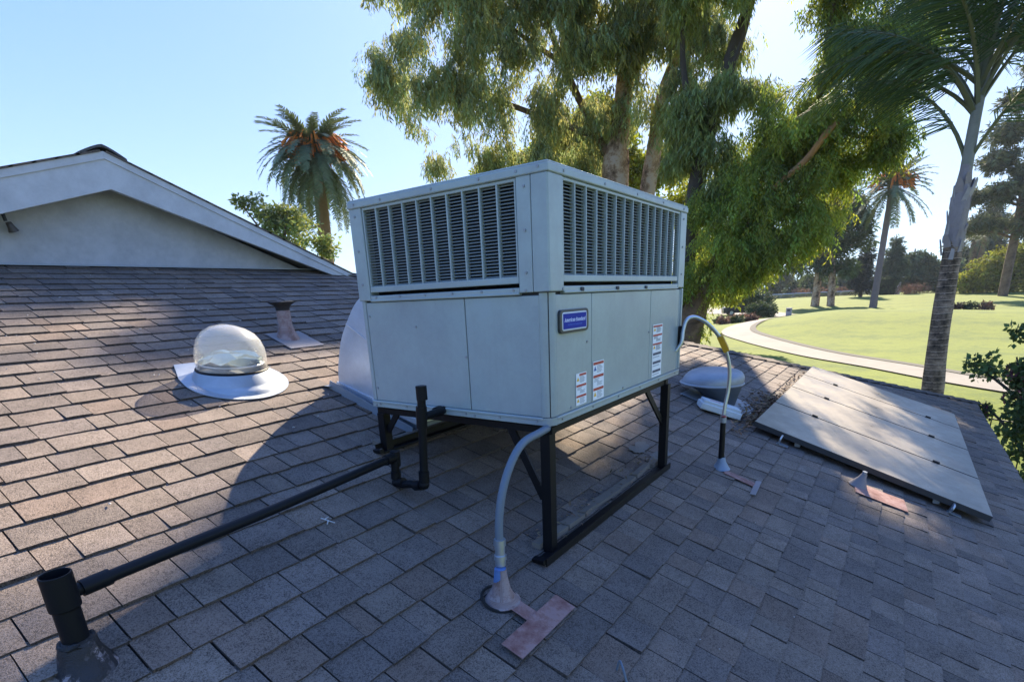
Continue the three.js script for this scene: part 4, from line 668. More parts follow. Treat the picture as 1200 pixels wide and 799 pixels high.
{
  const t = tree('gum_tree', 'dark trunked gum tree between the eucalyptus and the weeping tree', 'tree', [-4.6, gy(-4.6, -15.3), -15.3]), g = t.position.y;
  part('trunk', taper(rel(t, [[-4.75, g - 0.3, -15.2], [-4.55, 0, -15.3], [-4.4, 1.8, -15.4], [-4.31, 3.37, -15.65], [-3.92, 5.5, -15.8], [-3.41, 7.6, -16.3], [-3.0, 9.6, -16.6], [-2.8, 11.5, -16.8]]), [0.4, 0.32, 0.28, 0.25, 0.21, 0.16, 0.1, 0.03], 12, 6, 0.15), M.barkDark, t);
  for (const [pts, r] of [[[[-4.1, 4.6, -15.7], [-4.7, 5.8, -15.7], [-4.9, 7.4, -15.6], [-4.6, 9, -15.6]], [0.13, 0.1, 0.07, 0.03]], [[[-3.92, 5.5, -15.8], [-3.5, 6.2, -15.6], [-3.2, 7.0, -15.5]], [0.09, 0.06, 0.02]], [[[-3.35, 7.9, -16.3], [-3.9, 9.6, -16.4], [-4.2, 11, -16.3]], [0.09, 0.06, 0.02]]]) part('limb', taper(rel(t, pts), r, 8, 6, 0.1), M.barkDark, t);
  crown(t, DARK_GUM_MASSES, 6000, hangingSprig(13, 0.4, 0.17, 0.018, 0.65), gumDark, { hole: -0.04 });
}
{
  const t = tree('weeping_tree', 'bright green weeping tree with drooping strands and a leaning orange limb', 'tree', [-4.2, gy(-4.2, -15.0), -15.0]), g = t.position.y;
  part('trunk', taper(rel(t, [[-4.5, g - 0.3, -15.0], [-4.25, -1.2, -15.1], [-3.9, 0.3, -15.3], [-3.5, 1.2, -15.5], [-2.93, 2.07, -15.67], [-2.23, 3.05, -15.7], [-1.47, 3.81, -15.7], [-0.76, 4.36, -15.68], [-0.2, 5.2, -15.5]]), [0.55, 0.44, 0.36, 0.27, 0.18, 0.125, 0.115, 0.1, 0.04], 12, 7, 0.14), M.bark, t);
  part('limb', taper(rel(t, [[-2.9, 1.9, -15.5], [-2.32, 2.67, -15.22], [-1.93, 3.03, -14.83], [-1.33, 3.54, -14.90], [-0.89, 4.08, -14.80], [-0.64, 4.39, -15.27]]), [0.1, 0.05, 0.075, 0.08, 0.075, 0.03], 10, 7, 0.22), std({ color: rgb(0.42, 0.22, 0.1), roughness: 0.9, map: speckle, bumpMap: bumpTex, bumpScale: 0.01 }), t, 'orange peeled limb');
  for (const [pts, r] of [[[[-3.4, 1.3, -15.5], [-3.5, 2.2, -15.4], [-3.1, 3.2, -15.4], [-2.6, 4.0, -15.4]], [0.13, 0.1, 0.07, 0.02]], [[[-1.5, 3.8, -15.7], [-1.3, 5, -15.6], [-1.2, 6.6, -15.4], [-1, 8, -15.4]], [0.09, 0.08, 0.05, 0.02]], [[[-0.9, 4.3, -15.7], [-0.3, 4.0, -15.8], [0.3, 3.9, -15.8]], [0.06, 0.04, 0.02]]]) part('limb', taper(rel(t, pts), r, 8, 6, 0.1), M.bark, t);
  crown(t, WEEPING_MASSES, 14000, hangingSprig(17, 0.38, 0.11, 0.017, 0.85), willow, { hole: 0.0, tilt: 0.25, tall: 1.0, freq: 1.25, hue: 0.2, v0: 0.55, v1: 0.8 });
}
{
  const t = tree('garden_tree', 'leafy tree top rising behind the gable roof below the date palm', 'tree', [-25.3, gy(-25.3, -15.6), -15.6]), g = t.position.y;
  part('trunk', taper(rel(t, [[-25.3, g - 0.2, -15.6], [-25.4, 1, -15.6], [-25.3, 3, -15.5], [-25.2, 4.6, -15.8]]), [0.22, 0.18, 0.13, 0.04], 10), M.bark, t);
  part('limb', taper(rel(t, [[-25.3, 2.5, -15.5], [-26.2, 4.2, -15.1], [-27, 5.7, -14.6]]), [0.1, 0.06, 0.02], 8), M.bark, t);
  crown(t, ROOFTREE_MASSES, 750, tuft(9, 0.22, 0.2, 0.05), leafMat(0.26, 0.3, 0.08, 0.5), { free: true, hole: -0.05, hue: 0.2, freq: 1.1 });
}
{
  const t = tree('sunlit_tree', 'yellow green backlit tree glowing behind the eucalyptus trunks', 'tree', [-12.5, gy(-12.5, -29), -29]), g = t.position.y;
  part('trunk', taper(rel(t, [[-12.5, g - 0.2, -29], [-12.3, 0, -29], [-12.0, 3.5, -29.2], [-11.6, 6.5, -29.3]]), [0.4, 0.32, 0.22, 0.05], 10), M.bark, t);
  for (const [pts, r] of [[[[-12.2, 1.5, -29], [-14, 4, -28], [-15.6, 6.2, -27]], [0.2, 0.13, 0.03]], [[[-12.1, 2.5, -29.1], [-10.2, 4.6, -30], [-8.6, 6, -31]], [0.18, 0.12, 0.03]]]) part('limb', taper(rel(t, pts), r, 8), M.bark, t);
  crown(t, SUNLIT_MASSES, 5200, tuft(10, 0.26, 0.24, 0.06), leafMat(0.32, 0.34, 0.03, 0.55), { free: true, hole: -0.12, hue: 0.15, freq: 0.8 });
}
// ---------------- palms
function frond(len, droop, n, leaflet, width, o = {}) {   // rachis along +x, arching down; leaflets on both sides
  const pos = [], cl = [], gc = o.green ?? [0.07, 0.1, 0.035], sc = o.stem ?? [0.16, 0.16, 0.07];
  const at = (t) => V(len * (t - droop * 0.28 * t * t), len * (o.rise ?? 0.12) * t - len * droop * t * t * 0.62, 0), T = (t) => at(Math.min(1, t + 0.01)).sub(at(t)).normalize();
  const S = 12; for (let i = 0; i < S; i++) { const a = at(i / S), b = at((i + 1) / S), ra = (o.r ?? 0.035) * (1 - 0.85 * i / S), rb = (o.r ?? 0.035) * (1 - 0.85 * (i + 1) / S); for (let k = 0; k < 4; k++) { const u = k * Math.PI / 2, v = u + Math.PI / 2, q = (p, r, w) => [p.x, p.y + Math.sin(w) * r * 0.8, p.z + Math.cos(w) * r]; for (const p of [q(a, ra, u), q(a, ra, v), q(b, rb, v), q(a, ra, u), q(b, rb, v), q(b, rb, u)]) { pos.push(...p); cl.push(...sc); } } }
  for (let i = 0; i < n; i++) for (const s of [-1, 1]) {
    const t = (o.from ?? 0.16) + (1 - (o.from ?? 0.16)) * (i + rr(0, 0.7)) / n, p = at(t), tg = T(t), L = leaflet * (0.45 + 0.75 * Math.sin(Math.PI * Math.min(0.97, t * 0.85 + 0.12))) * rr(0.8, 1.1), lift = (o.lift ?? 0.2) + rr(-1, 1) * (o.plume ?? 0.3);
    const d = tg.clone().multiplyScalar(o.forward ?? 0.55).add(V(0, lift, s * 0.9)).normalize(), m = p.clone().addScaledVector(d, L * 0.5).add(V(0, -L * (o.sag ?? 0.1), 0)), e = p.clone().addScaledVector(d, L * 0.88).add(V(0, -L * (o.sag ?? 0.1) * 3.6, 0)), w = tg.clone().multiplyScalar(width), v = rr(0.75, 1.2);
    for (const q of [p.clone().sub(w), p.clone().add(w), m.clone().add(w), p.clone().sub(w), m.clone().add(w), m.clone().sub(w), m.clone().sub(w), m.clone().add(w), e]) { pos.push(q.x, q.y, q.z); cl.push(gc[0] * v, gc[1] * v, gc[2] * v); }
  }
  const g = new THREE.BufferGeometry(); g.setAttribute('position', new THREE.Float32BufferAttribute(pos, 3)); g.setAttribute('color', new THREE.Float32BufferAttribute(cl, 3)); g.computeVertexNormals(); return g;
}
const frondMat = new THREE.MeshPhysicalMaterial({ color: 0xffffff, vertexColors: true, roughness: 0.7, transmission: 0.3, thickness: 0, side: THREE.DoubleSide, specularIntensity: 0.5 });
function putFrond(parent, g, at, az, up, roll = 0, s = 1) { const o = part('frond', g, frondMat, parent); o.position.set(...at); o.rotation.set(roll, az, up, 'YZX'); o.scale.setScalar(s); return o; }
function datePalm(name, label, foot, crownAt, R, count, opts) {
  const t = thing(name, label, 'palm tree', foot, opts.group), c = crownAt.map((v, i) => v - foot[i]);
  part('trunk', taper([[0, -0.3, 0], [c[0] * 0.3, c[1] * 0.4, c[2] * 0.3], [c[0] * 0.9, c[1] * 0.85, c[2] * 0.9], c], [opts.r * 1.25, opts.r, opts.r * 0.95, opts.r * 1.2], 14, 14, 0.1), opts.bark ?? M.bark, t);
  const kinds = [0, 1, 2, 3].map((k) => frond(R * [0.95, 1, 1.1, 1.15][k], [0.9, 1.2, 1.15, 0.85][k] * (opts.stiff ?? 1), opts.pairs ?? 44, R * 0.115, R * 0.0095, { r: R * 0.012, rise: [0.1, 0.3, 0.35, 0.05][k], sag: 0.05, forward: 0.75, plume: 0.25, green: opts.green ?? [0.15, 0.19, 0.085], from: 0.1 }));
  for (let i = 0; i < count; i++) { const u = (i + 0.5) / count, up = 1.3 - u * 2.0 + rr(-0.15, 0.15), az = i * 2.39996 + rr(-0.2, 0.2); putFrond(t, up > 0.9 ? kinds[0] : up > 0.25 ? kinds[1] : up > -0.35 ? kinds[2] : kinds[3], [c[0], c[1] + 0.25 * R * 0.12, c[2]], az, up, 0, rr(0.85, 1.05)); }
  if (opts.fruit) for (let i = 0; i < opts.fruit; i++) {
    const az = i * 2.39996 + 0.4, pos = [], list = [];
    for (let k = 0; k < 26; k++) { const a = az + rr(-0.55, 0.55), l = R * rr(0.25, 0.5), y0 = rr(0.0, 0.5) * R * 0.7; list.push(tube([[0, y0 * 0.3, 0], [Math.cos(a) * l * 0.55, y0 * 0.6 + R * 0.1, -Math.sin(a) * l * 0.55], [Math.cos(a) * l, y0 * 0.5 - R * rr(0, 0.12), -Math.sin(a) * l]], R * 0.013, 6, 4)); }
    const o = part('fruit_stalk', list, M.fruit ??= std({ color: rgb(0.8, 0.24, 0.03), roughness: 0.7 }), t); o.position.set(c[0], c[1] + R * 0.06, c[2]);
  }
  return t;
}
datePalm('date_palm', 'shaggy date palm with orange fruit stalks beyond the gable roof', [-30.9, gy(-30.9, -22.3), -22.3], [-30.1, 9.1, -21.9], 4.3, 130, { r: 0.42, fruit: 9, group: undefined, bark: std({ color: rgb(0.3, 0.19, 0.13), roughness: 1, map: speckle, bumpMap: bumpTex, bumpScale: 0.05 }) });
datePalm('date_palm', 'slender date palm standing on the lawn right of the weeping tree', [-1.5, gy(-1.5, -77.7), -77.7], [-1.45, 10.7, -80.0], 5.2, 80, { r: 0.33, stiff: 0.6, fruit: 4, bark: std({ color: rgb(0.2, 0.15, 0.125), roughness: 1, map: speckle }) });
{
  const t = thing('queen_palm', 'near palm with ringed grey trunk and feathery fronds beyond the solar panels', 'palm tree', [1.8, gy(1.8, -10.5), -10.5]), g = t.position.y;
  const ringTex = std({ color: rgb(0.4, 0.3, 0.23), roughness: 1, map: tex(512, (i) => { const y = Math.floor(i / 512) / 512, w = (y * 9 + 0.04 * N2[i] * 6) % 1, v = 0.72 + N2[i] * 0.9 + (w < 0.14 ? 0.35 : 0) - (w > 0.9 ? 0.35 : 0); return [v, v * 0.97, v * 0.93]; }, 1), bumpMap: bumpTex, bumpScale: 0.012 });
  part('trunk', taper(rel(t, [[1.85, g - 0.3, -10.5], [1.8, -1.5, -10.5], [1.74, -0.56, -10.44], [1.71, 0.6, -10.38], [1.7, 1.1, -10.35]]), [0.19, 0.168, 0.15, 0.135, 0.13], 20, 8, 0.07), ringTex, t);
  // old frond bases wrap the upper trunk
  const boot = std({ color: rgb(0.36, 0.3, 0.28), roughness: 1, map: speckle, bumpMap: bumpTex, bumpScale: 0.02 });
  const bootPale = std({ color: rgb(0.46, 0.4, 0.37), roughness: 1, map: speckle, bumpMap: bumpTex, bumpScale: 0.02 });
  part('upper_trunk', taper(rel(t, [[1.7, 1.0, -10.35], [1.69, 1.6, -10.33], [1.68, 2.25, -10.36]]), [0.128, 0.138, 0.075], 16, 8, 0.2), boot, t);
  for (let i = 0; i < 30; i++) { const a = i * 2.4, y = 0.8 + i * 0.04, r = 0.13 - Math.max(0, y - 1.5) * 0.075, L = rr(0.1, 0.3), w = rr(0.025, 0.06), s = new THREE.Shape(); s.moveTo(-w, 0); s.quadraticCurveTo(-w, L * 0.6, -0.03, L); s.lineTo(0.015, L * 0.9); s.quadraticCurveTo(w, L * 0.5, w, 0); s.closePath(); const ge = new THREE.ExtrudeGeometry(s, { depth: 0.016, bevelEnabled: false }); ge.rotateZ(rr(-0.3, 0.3)); ge.rotateX(rr(-0.02, 0.26)); ge.translate(0, 0, r * rr(0.86, 0.97)); ge.rotateY(a); ge.translate(1.69 - t.position.x, y - t.position.y, -10.34 - t.position.z); part('frond_base', uvBox(ge), rnd() < 0.4 ? bootPale : boot, t); }
  const cs = [1.68, 2.7, -10.4];
  part('crown_shaft', taper(rel(t, [[1.685, 2.0, -10.36], [1.68, 2.9, -10.4], [1.7, 3.7, -10.45]]), [0.085, 0.075, 0.065], 12), std({ color: rgb(0.26, 0.25, 0.2), roughness: 0.8, map: speckle }), t);
  const kinds = [0, 1, 2, 3].map((k) => frond(3.3, [0.75, 0.95, 0.6, 0.8][k], 62, 0.62, 0.011, { r: 0.045, rise: 0.2, sag: 0.22, plume: 0.7, lift: 0.05, forward: 0.5, green: [0.075, 0.12, 0.04], stem: [0.2, 0.2, 0.11], from: 0.2 }));
  // azimuth and rise of each frond; the two lowest leave the shaft wide of it
  const F = [[3.3, 0.95, 0], [2.9, 0.75, 1], [3.7, 0.8, 0], [2.4, 0.95, 1], [4.3, 0.95, 3], [0.2, 1.0, 2], [0.8, 1.1, 0], [5.6, 1.0, 3], [1.6, 1.2, 2], [4.9, 1.25, 2], [3.0, 1.3, 2], [0.0, 1.35, 0], [2.0, 0.75, 3], [3.45, 0.55, 1], [5.2, 0.8, 0], [1.2, 0.8, 1], [2.7, 1.15, 3], [3.9, 1.2, 2], [0.5, 0.75, 1], [5.9, 0.75, 0], [4.6, 1.1, 1], [1.8, 1.3, 0], [3.2, 1.1, 3], [0.3, 1.2, 3], [2.2, 1.1, 1], [5.4, 1.3, 2]];
  [[3.0, 1.05, 3], [5.7, 0.95, 0]].forEach(([az, up, k]) => putFrond(t, kinds[k], [cs[0] - t.position.x, 2.25 - t.position.y, cs[2] - t.position.z], az, up, 0, 0.95));
  F.forEach(([az, up, k], i) => putFrond(t, kinds[k], [cs[0] - t.position.x, cs[1] + 0.2 + i * 0.035 - t.position.y, cs[2] - t.position.z], az, up, rr(-0.3, 0.3), rr(0.9, 1.1)));
}
// ---------------- near shrub and fence below the eave
{
  const t = thing('flowering_shrub', 'dark green shrub with reddish blossom beside the lower right edge of the roof', 'shrub', [3.1, gy(3.1, -8.4), -8.4]), g = t.position.y;
  const st = (pts, r) => part('stem', taper(rel(t, pts), r, 7, 5), M.barkDark, t);
  st([[3.1, g - 0.1, -8.4], [3.0, -2.4, -8.4], [2.75, -1.3, -8.45], [2.55, -0.6, -8.5]], [0.06, 0.045, 0.03, 0.01]); st([[3.15, g - 0.1, -8.4], [3.2, -2.2, -8.3], [3.25, -0.9, -8.3], [3.2, -0.1, -8.3]], [0.06, 0.045, 0.03, 0.01]); st([[3.0, -2.2, -8.4], [2.6, -1.6, -8.7], [2.3, -1.35, -9.0]], [0.03, 0.02, 0.008]); st([[2.8, -1.3, -8.45], [2.4, -0.95, -8.6], [2.1, -0.75, -8.8]], [0.025, 0.018, 0.006]);
  crown(t, [[2.75, -0.55, -8.4, 0.3], [3.0, -0.1, -8.3, 0.35], [2.3, -0.78, -8.7, 0.2], [2.12, -0.72, -8.8, 0.13], [2.65, -0.95, -8.5, 0.27], [3.1, -0.7, -8.2, 0.5], [2.9, -1.35, -8.3, 0.4], [2.45, -1.45, -8.9, 0.2], [2.75, -1.75, -8.3, 0.33], [3.2, -1.7, -8.2, 0.55], [3.0, -2.4, -8.0, 0.5], [3.3, 0.0, -8.3, 0.4], [3.0, -2.9, -7.6, 0.5], [2.9, -2.5, -7.0, 0.4], [2.5, -0.3, -8.5, 0.16]], 1250, tuft(8, 0.06, 0.085, 0.026), leafMat(0.1, 0.15, 0.045, 0.4), { free: true, hole: -0.05, name: 'foliage', freq: 2.2, shell: 0.5 });
  crown(t, [[2.65, -0.95, -8.4, 0.3], [2.9, -1.0, -8.2, 0.4], [2.6, -0.75, -8.5, 0.2], [3.0, -0.6, -8.2, 0.3], [2.4, -1.4, -8.8, 0.15]], 60, tuft(7, 0.05, 0.045, 0.018), leafMat(0.2, 0.06, 0.085, 0.3), { free: true, hole: -0.4, name: 'blossom' });
}
{
  const f = thing('iron_fence', 'thin black iron fence on the lawn below the right eave', 'fence', [0, 0, 0]); const A = [2.0, -13.4], B = [6.2, -10.6];
  for (let i = 0; i <= 34; i++) { const k = i / 34, x = A[0] + (B[0] - A[0]) * k, z = A[1] + (B[1] - A[1]) * k, y = gy(x, z); part('picket', bar(V(x, y - 0.05, z), V(x, y + 1.3 + (i % 2 ? 0 : 0.06), z), 0.012, 0.012, 5), M.black, f); }
  for (const h of [0.15, 1.15]) part('fence_rail', bar(V(A[0], gy(...A) + h, A[1]), V(B[0], gy(...B) + h, B[1]), 0.018, 0.018, 6), M.black, f);
}
// ---------------- lawn: beds, hedges, bin, car
const ORD = ['first', 'second', 'third', 'fourth', 'fifth', 'sixth', 'seventh', 'eighth', 'ninth', 'tenth', 'eleventh', 'twelfth', 'thirteenth', 'fourteenth'];
function ordered(spots) {   // spots on the ground sorted as they stand from left to right, those outside the view left out
  return spots.map(([x, z]) => [x, z, V(x, gy(x, z) + 1, z).project(camera).x]).filter((s) => s[2] > 0.36 && s[2] < 1.04).sort((a, b) => a[2] - b[2]);
}
const leafDull = leafMat(0.07, 0.1, 0.035, 0.3), leafLime = leafMat(0.28, 0.3, 0.04, 0.45), leafFar = leafMat(0.11, 0.145, 0.065, 0.3), leafRed = leafMat(0.2, 0.11, 0.07, 0.3), clump = tuft(12, 0.45, 0.55, 0.16), needle = tuft(16, 0.5, 0.7, 0.07), small = tuft(9, 0.16, 0.2, 0.05);
function bush(name, label, cat, x, z, masses, n, geo, mat, o = {}, group) { const t = thing(name, label, cat, [x, gy(x, z), z], group); part('stem', taper([[0, -0.1, 0], [0.05, 0.4, 0.02], [0, 0.8, 0]], [0.08, 0.06, 0.02], 6), M.barkDark, t); crown(t, masses.map((m) => [x + m[0], gy(x, z) + m[1], z + m[2], m[3]]), n, geo, mat, { free: true, name: 'foliage', hole: -0.35, ...o }); return t; }
for (const [i, [x, z]] of ordered([[-12.7, -52.5], [-11.7, -52.6], [-10.7, -52.2], [-12.0, -50.2], [-10.9, -50.6], [-9.9, -51.5]]).entries()) bush('border_shrub', `low ${i % 3 ? 'reddish' : 'green'} border shrub beside the path bend, ${ORD[i]} of them from the left`, 'shrub', x, z, [[0, 0.3, 0, 0.42], [0.4, 0.25, 0.1, 0.35], [-0.4, 0.25, 0, 0.32]], 70, small, i % 3 ? leafRed : leafDull, {}, 'low border shrubs beside the path');
for (const [i, x] of [4.4, 5.2, 6.1, 7.0].entries()) bush('bed_shrub', `low ${i % 2 ? 'reddish' : 'dark green'} shrub in the bed on the open lawn, ${ORD[i]} from the left`, 'shrub', x, -60 + 0.3 * i, [[0, 0.3, 0, 0.5], [0.3, 0.5, 0, 0.25]], 70, small, i % 2 ? leafRed : leafDull, {}, 'low shrubs in the lawn bed');
bush('clipped_hedge', 'dark low clipped hedge in front of the parked car', 'hedge', -11.0, -62.0, [[-0.9, 0.7, 0, 0.75], [0, 0.75, 0, 0.8], [0.9, 0.7, 0, 0.75]], 500, small, leafDull, { hole: -0.6 });
bush('round_shrub', 'dark rounded shrub spreading over the parked car', 'shrub', -12.6, -66.0, [[0, 1.9, 0, 1.1], [1.3, 1.6, 0, 1.0], [-1.3, 2.1, 0, 0.9], [1.4, 0.8, 0, 0.9]], 700, small, leafDull, { hole: -0.5 });
{
  const b = thing('litter_bin', 'pale grey square litter bin beside the end of the path', 'bin', [-7.35, gy(-7.35, -55.6), -55.6]); const m = std({ color: rgb(0.36, 0.34, 0.35), roughness: 0.8, map: speckle }); b.scale.setScalar(0.62);
  part('bin_body', [bx(-0.36, 0.36, 0, 1.15, -0.36, 0.36, 0.03)], m, b); part('bin_lid', [bx(-0.4, 0.4, 1.15, 1.28, -0.4, 0.4, 0.04)], m, b); part('bin_opening', [bx(-0.2, 0.2, 0.8, 1.0, 0.355, 0.365)], M.black, b);
}
{
  const c = thing('parked_car', 'dark parked car half hidden by shrubs on the drive', 'car', [-14.3, gy(-14.3, -68.5), -68.5]); c.rotation.y = 0.4; const pm = std({ color: rgb(0.05, 0.052, 0.06), roughness: 0.25, metalness: 0.4 });
  const s = new THREE.Shape(); s.moveTo(-2.2, 0.35); s.lineTo(-2.25, 0.85); s.quadraticCurveTo(-1.9, 1.0, -1.2, 1.02); s.lineTo(1.3, 1.05); s.lineTo(2.15, 0.95); s.lineTo(2.25, 0.4); s.closePath();
  const e = (sh, w, bv) => { const g = new THREE.ExtrudeGeometry(sh, { depth: w, bevelEnabled: true, bevelSize: bv, bevelThickness: bv, bevelSegments: 2 }); g.translate(0, 0, -w / 2); return g; };
  part('body', e(s, 1.6, 0.08), pm, c); const s2 = new THREE.Shape(); s2.moveTo(-1.2, 1.02); s2.lineTo(-0.6, 1.6); s2.lineTo(1.2, 1.62); s2.lineTo(1.9, 1.04); s2.closePath(); part('cabin', e(s2, 1.35, 0.05), pm, c);
  for (const z of [-0.735, 0.735]) { const w = new THREE.Shape(); w.moveTo(-0.95, 1.1); w.lineTo(-0.5, 1.52); w.lineTo(1.1, 1.54); w.lineTo(1.6, 1.12); w.closePath(); const g = new THREE.ShapeGeometry(w); g.translate(0, 0, z); part('side_window', g, M.glass, c); }
  for (const x of [-1.4, 1.4]) for (const z of [-0.84, 0.84]) { const o = part('wheel', new THREE.CylinderGeometry(0.33, 0.33, 0.2, 20).rotateX(Math.PI / 2).translate(x, 0.33, z), M.black, c); part('rim', new THREE.CylinderGeometry(0.2, 0.2, 0.22, 14).rotateX(Math.PI / 2).translate(x, 0.33, z), M.steel, o); }
  for (const z of [-0.6, 0.6]) part('headlight', new THREE.BoxGeometry(0.06, 0.14, 0.3).translate(-2.31, 0.78, z), M.steel, c);
}
// ---------------- far trees
function farTree(name, label, x, z, h, r, masses, n, geo, mat, o = {}) {
  const t = thing(name, label, 'tree', [x, gy(x, z), z], o.group), g = t.position.y; const lean = o.lean ?? 0;
  part('trunk', taper([[0, -0.3, 0], [lean * 0.4, h * 0.45, 0], [lean, h, 0]], [r, r * 0.75, r * 0.2], 10, 6, 0.08), o.bark ?? M.bark, t);
  if (o.second) part('trunk', taper([[o.second, -0.3, 0.3], [o.second * 0.8, h * 0.4, 0.2], [o.second * 0.3, h * 0.8, 0]], [r * 0.9, r * 0.7, r * 0.2], 10, 6, 0.08), o.bark ?? M.bark, t);
  for (const m of masses.slice(0, 6)) part('limb', taper([[lean * 0.5, Math.max(1.2, m[1] - 1.6), 0], [m[0] * 0.55, m[1] - 0.5, m[2] * 0.55], [m[0], m[1], m[2]]], [r * 0.35, r * 0.2, 0.02], 6, 4), o.bark ?? M.bark, t);
  crown(t, masses.map((m) => [x + m[0], g + m[1], z + m[2], m[3]]), n, geo, mat, { free: true, hole: -0.25, freq: 0.5, ...o }); return t;
}
farTree('pine_tree', 'dark green pine with two pale trunks left of the slender date palm', -8.4, -84, 13, 0.55, [[0.5, 5.2, 0, 1.6], [3.2, 5.0, 0, 1.3], [-2.0, 6.5, 0, 2.2], [1.5, 8.2, 0, 2.4], [3.5, 9.5, 0, 1.8], [4.8, 7.8, 0, 1.0], [0.0, 10.5, 0, 2.3], [2.2, 12.2, 0, 2.0], [-2.5, 9, 0, 2.0], [4.2, 11.5, 0, 0.9], [0.3, 14, 0, 1.8]], 1500, needle, leafMat(0.083, 0.120, 0.046, 0.25), { second: 1.9, bark: M.barkPale, hole: -0.12 });
farTree('cedar_tree', 'tall layered cedar at the right edge behind the lime hedge', 11.9, -93.8, 28, 0.55, [[0.4, 8.4, 0, 2.0], [-3.2, 9.0, 0, 2.0], [-5.4, 8.6, 0.5, 1.1], [2.5, 11, 0, 2.6], [-2.2, 12.5, 0, 2.4], [-4.8, 12.3, 0, 1.3], [0.5, 14.5, 0, 2.3], [-3, 16.2, 0, 2.2], [2.5, 16, 0, 2.6], [-2.9, 19.2, 0, 2.2], [0.2, 20, 0, 2.4], [-2.3, 22.5, 0, 2.0], [2, 23, 0, 2.4], [-1, 26, 0, 2], [0.5, 28.5, 0, 1.6]], 2600, needle, leafMat(0.12, 0.14, 0.07, 0.3), { tall: 0.62, hole: 0.02, lean: -0.4, freq: 0.9, shell: 0.6 });
farTree('round_tree', 'big rounded grey green tree in the middle of the far tree line', 2.1, -128, 8, 0.5, [[0, 3.6, 0, 2.7], [-2.4, 3.0, 0, 2.0], [2.4, 3.2, 0, 2.2], [0.6, 5.4, 0, 2.1], [-1.0, 5.6, 0, 1.3], [2.1, 5.0, 0, 1.6]], 750, clump, leafFar, { hole: -0.5, shell: 0.3 });
farTree('spire_tree', 'ragged dark conifer just left of the rounded far tree', -0.8, -118, 9, 0.4, [[0, 3.4, 0, 1.9], [0.2, 5.4, 0, 1.5], [0.1, 7.2, 0, 1.1], [0.1, 8.8, 0, 0.7], [-1.2, 4.3, 0, 1.1], [1.3, 4.6, 0, 1.0]], 500, needle, leafMat(0.090, 0.120, 0.058, 0.25), {});
farTree('broad_tree', 'smooth domed tree right of the rounded far tree', 7.0, -131, 7, 0.5, [[0, 2.8, 0, 2.6], [-1.8, 2.2, 0, 1.8], [2.0, 2.7, 0, 2.3], [0.9, 4.3, 0, 1.8]], 650, clump, leafMat(0.105, 0.150, 0.065, 0.3), { hole: -0.6, shell: 0.25 });
farTree('dark_conifer', 'small dark conifer behind the trunk of the slender date palm', -4.3, -104, 8, 0.3, [[0, 2.2, 0, 1.5], [0, 4.0, 0, 1.2], [0.1, 5.8, 0, 0.9], [0.1, 7.2, 0, 0.5], [-1, 3, 0, 1.0]], 420, needle, leafMat(0.04, 0.05, 0.035, 0.2), { hole: -0.4 });
farTree('tall_pine', 'loose tall pine behind the near palm and the lime hedge', 11.2, -141, 15, 0.5, [[0, 6.5, 0, 2.6], [-2.5, 8, 0, 2.0], [2.6, 9, 0, 2.6], [0.5, 11.5, 0, 2.4], [4, 12, 0, 2], [-1, 4, 0, 2], [5, 7, 0, 2.5], [2, 14.5, 0, 1.6]], 1100, needle, leafMat(0.090, 0.112, 0.058, 0.25), {});
datePalm('fan_palm', 'far palm with bushy crown right of the near palm trunk', [9.2, gy(9.2, -112), -112], [9.6, 5.6, -113], 3.0, 30, { r: 0.4, pairs: 16 });
datePalm('fan_palm', 'second far palm close beside the bushy crowned one', [10.4, gy(10.4, -116), -116], [10.9, 6.8, -117], 2.6, 26, { r: 0.35, pairs: 16 });
bush('lime_hedge', 'big mounded lime green hedge at the right edge under the cedar', 'hedge', 13.6, -104, [[-4.6, 1.4, 0, 1.9], [-3, 2.6, 0, 2.4], [-0.5, 3.8, 0, 2.8], [2.5, 4.5, 0, 3.2], [5.5, 4.8, 0, 3.5], [-2, 1.2, 1, 2.0], [1, 1.6, 1, 2.6], [5, 1.8, 1, 3]], 3200, tuft(11, 0.3, 0.34, 0.1), leafLime, { hole: -0.6, shell: 0.25, v0: 0.5, v1: 0.9 });
{
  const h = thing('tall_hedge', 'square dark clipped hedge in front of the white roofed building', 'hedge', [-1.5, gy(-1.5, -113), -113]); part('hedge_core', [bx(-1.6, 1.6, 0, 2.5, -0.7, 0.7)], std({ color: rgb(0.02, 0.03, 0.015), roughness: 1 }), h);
  const ms = []; for (let i = 0; i < 6; i++) for (let j = 0; j < 4; j++) ms.push([-3.0 + i * 0.6, h.position.y + 0.4 + j * 0.7, -112.5, 0.5]); crown(h, ms, 700, small, leafDull, { free: true, hole: -0.9, name: 'foliage' });
}
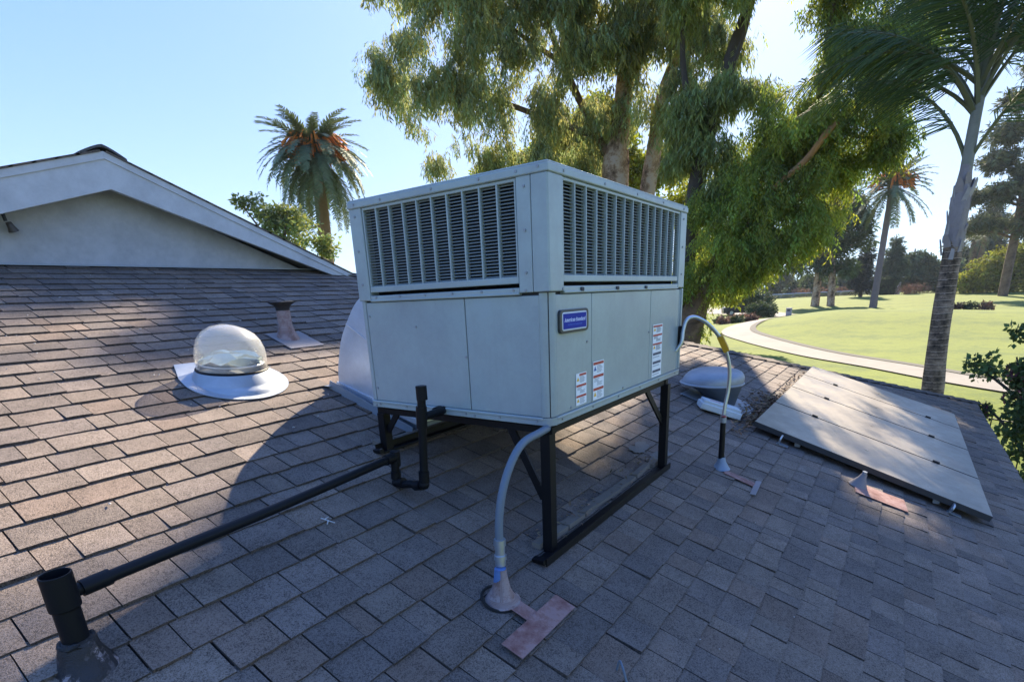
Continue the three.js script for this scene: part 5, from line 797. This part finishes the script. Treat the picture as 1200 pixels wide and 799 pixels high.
{
  const b = thing('pavilion', 'small pavilion with low white roof behind the square hedge', 'building', [-1.6, gy(-1.6, -126), -126]); const r = new THREE.ConeGeometry(4.0, 1.4, 4, 1); r.rotateY(Math.PI / 4); r.scale(1, 1, 0.8); r.translate(0, 3.7, 0); part('roof', r, std({ color: rgb(0.7, 0.68, 0.66), roughness: 0.7 }), b); part('wall', [bx(-2.4, 2.4, 0, 3.0, -1.8, 1.8)], M.stucco, b); for (const x of [-1.4, 0, 1.4]) part('window', [bx(x - 0.4, x + 0.4, 1.0, 2.2, 1.79, 1.83)], M.glass, b);
}
{ // long low white wall at the far side of the course
  const w = thing('boundary_wall', 'long low pale wall at the far side of the lawn', 'wall'); const A = [-34, -108], B = [16, -150]; for (let i = 0; i < 26; i++) { const k = i / 26, k1 = (i + 0.94) / 26, p = (q) => V(A[0] + (B[0] - A[0]) * q, 0, A[1] + (B[1] - A[1]) * q), a = p(k), b = p(k1); a.y = gy(a.x, a.z) + 0.5; b.y = gy(b.x, b.z) + 0.5; part('wall_panel', beam(a, b, 0.15, 1.1), M.trim, w); }
}
// the woods that close the view: separate trees in two ragged rows
{
  const kinds = []; let first = null;
  const W = [[-64, -95], [-58, -104], [-52, -92], [-47, -108], [-41, -100], [-37, -116], [-31, -112], [-27, -124], [-22, -128], [-18, -138], [-14, -134], [-10, -150], [-6, -146], [-2, -158], [3, -152], [8, -162], [13, -156], [18, -166], [23, -152], [28, -160], [33, -150], [20, -140]];
  
  ordered(W).forEach(([x, z], i) => {
    const s = rr(0.75, 1.3), h = (x < -20 ? 4.5 : 2.8) * s, ms = []; for (let k = 0; k < 6; k++) ms.push([rr(-2.6, 2.6) * s, h * rr(0.35, 0.95), rr(-1.5, 1.5), rr(1.1, 2.0) * s]);
    farTree('background_tree', `hazy tree in the woods closing the view, ${ORD[i]} of that row from the left`, x, z, h, 0.35, ms, 330, clump, i % 3 === 0 ? leafFar : i % 3 === 1 ? broad : leafMat(0.135, 0.150, 0.078, 0.3), { hole: -0.4, group: 'trees of the woods beyond the lawn' });
  });
  for (const [i, [x, z]] of ordered([[-12, -128], [-8.5, -131], [-5.5, -134], [1.5, -118], [3.2, -119], [-16, -125]]).entries()) bush('far_shrub', `brownish rounded shrub at the far lawn edge, ${ORD[i]} of these from the left`, 'shrub', x, z, [[0, 0.8, 0, 1.3], [1.2, 0.7, 0, 1.1], [-1.2, 0.7, 0, 1]], 160, small, leafRed, { hole: -0.5 }, 'brownish shrubs at the far lawn edge');
}
renderer.render(scene, camera);
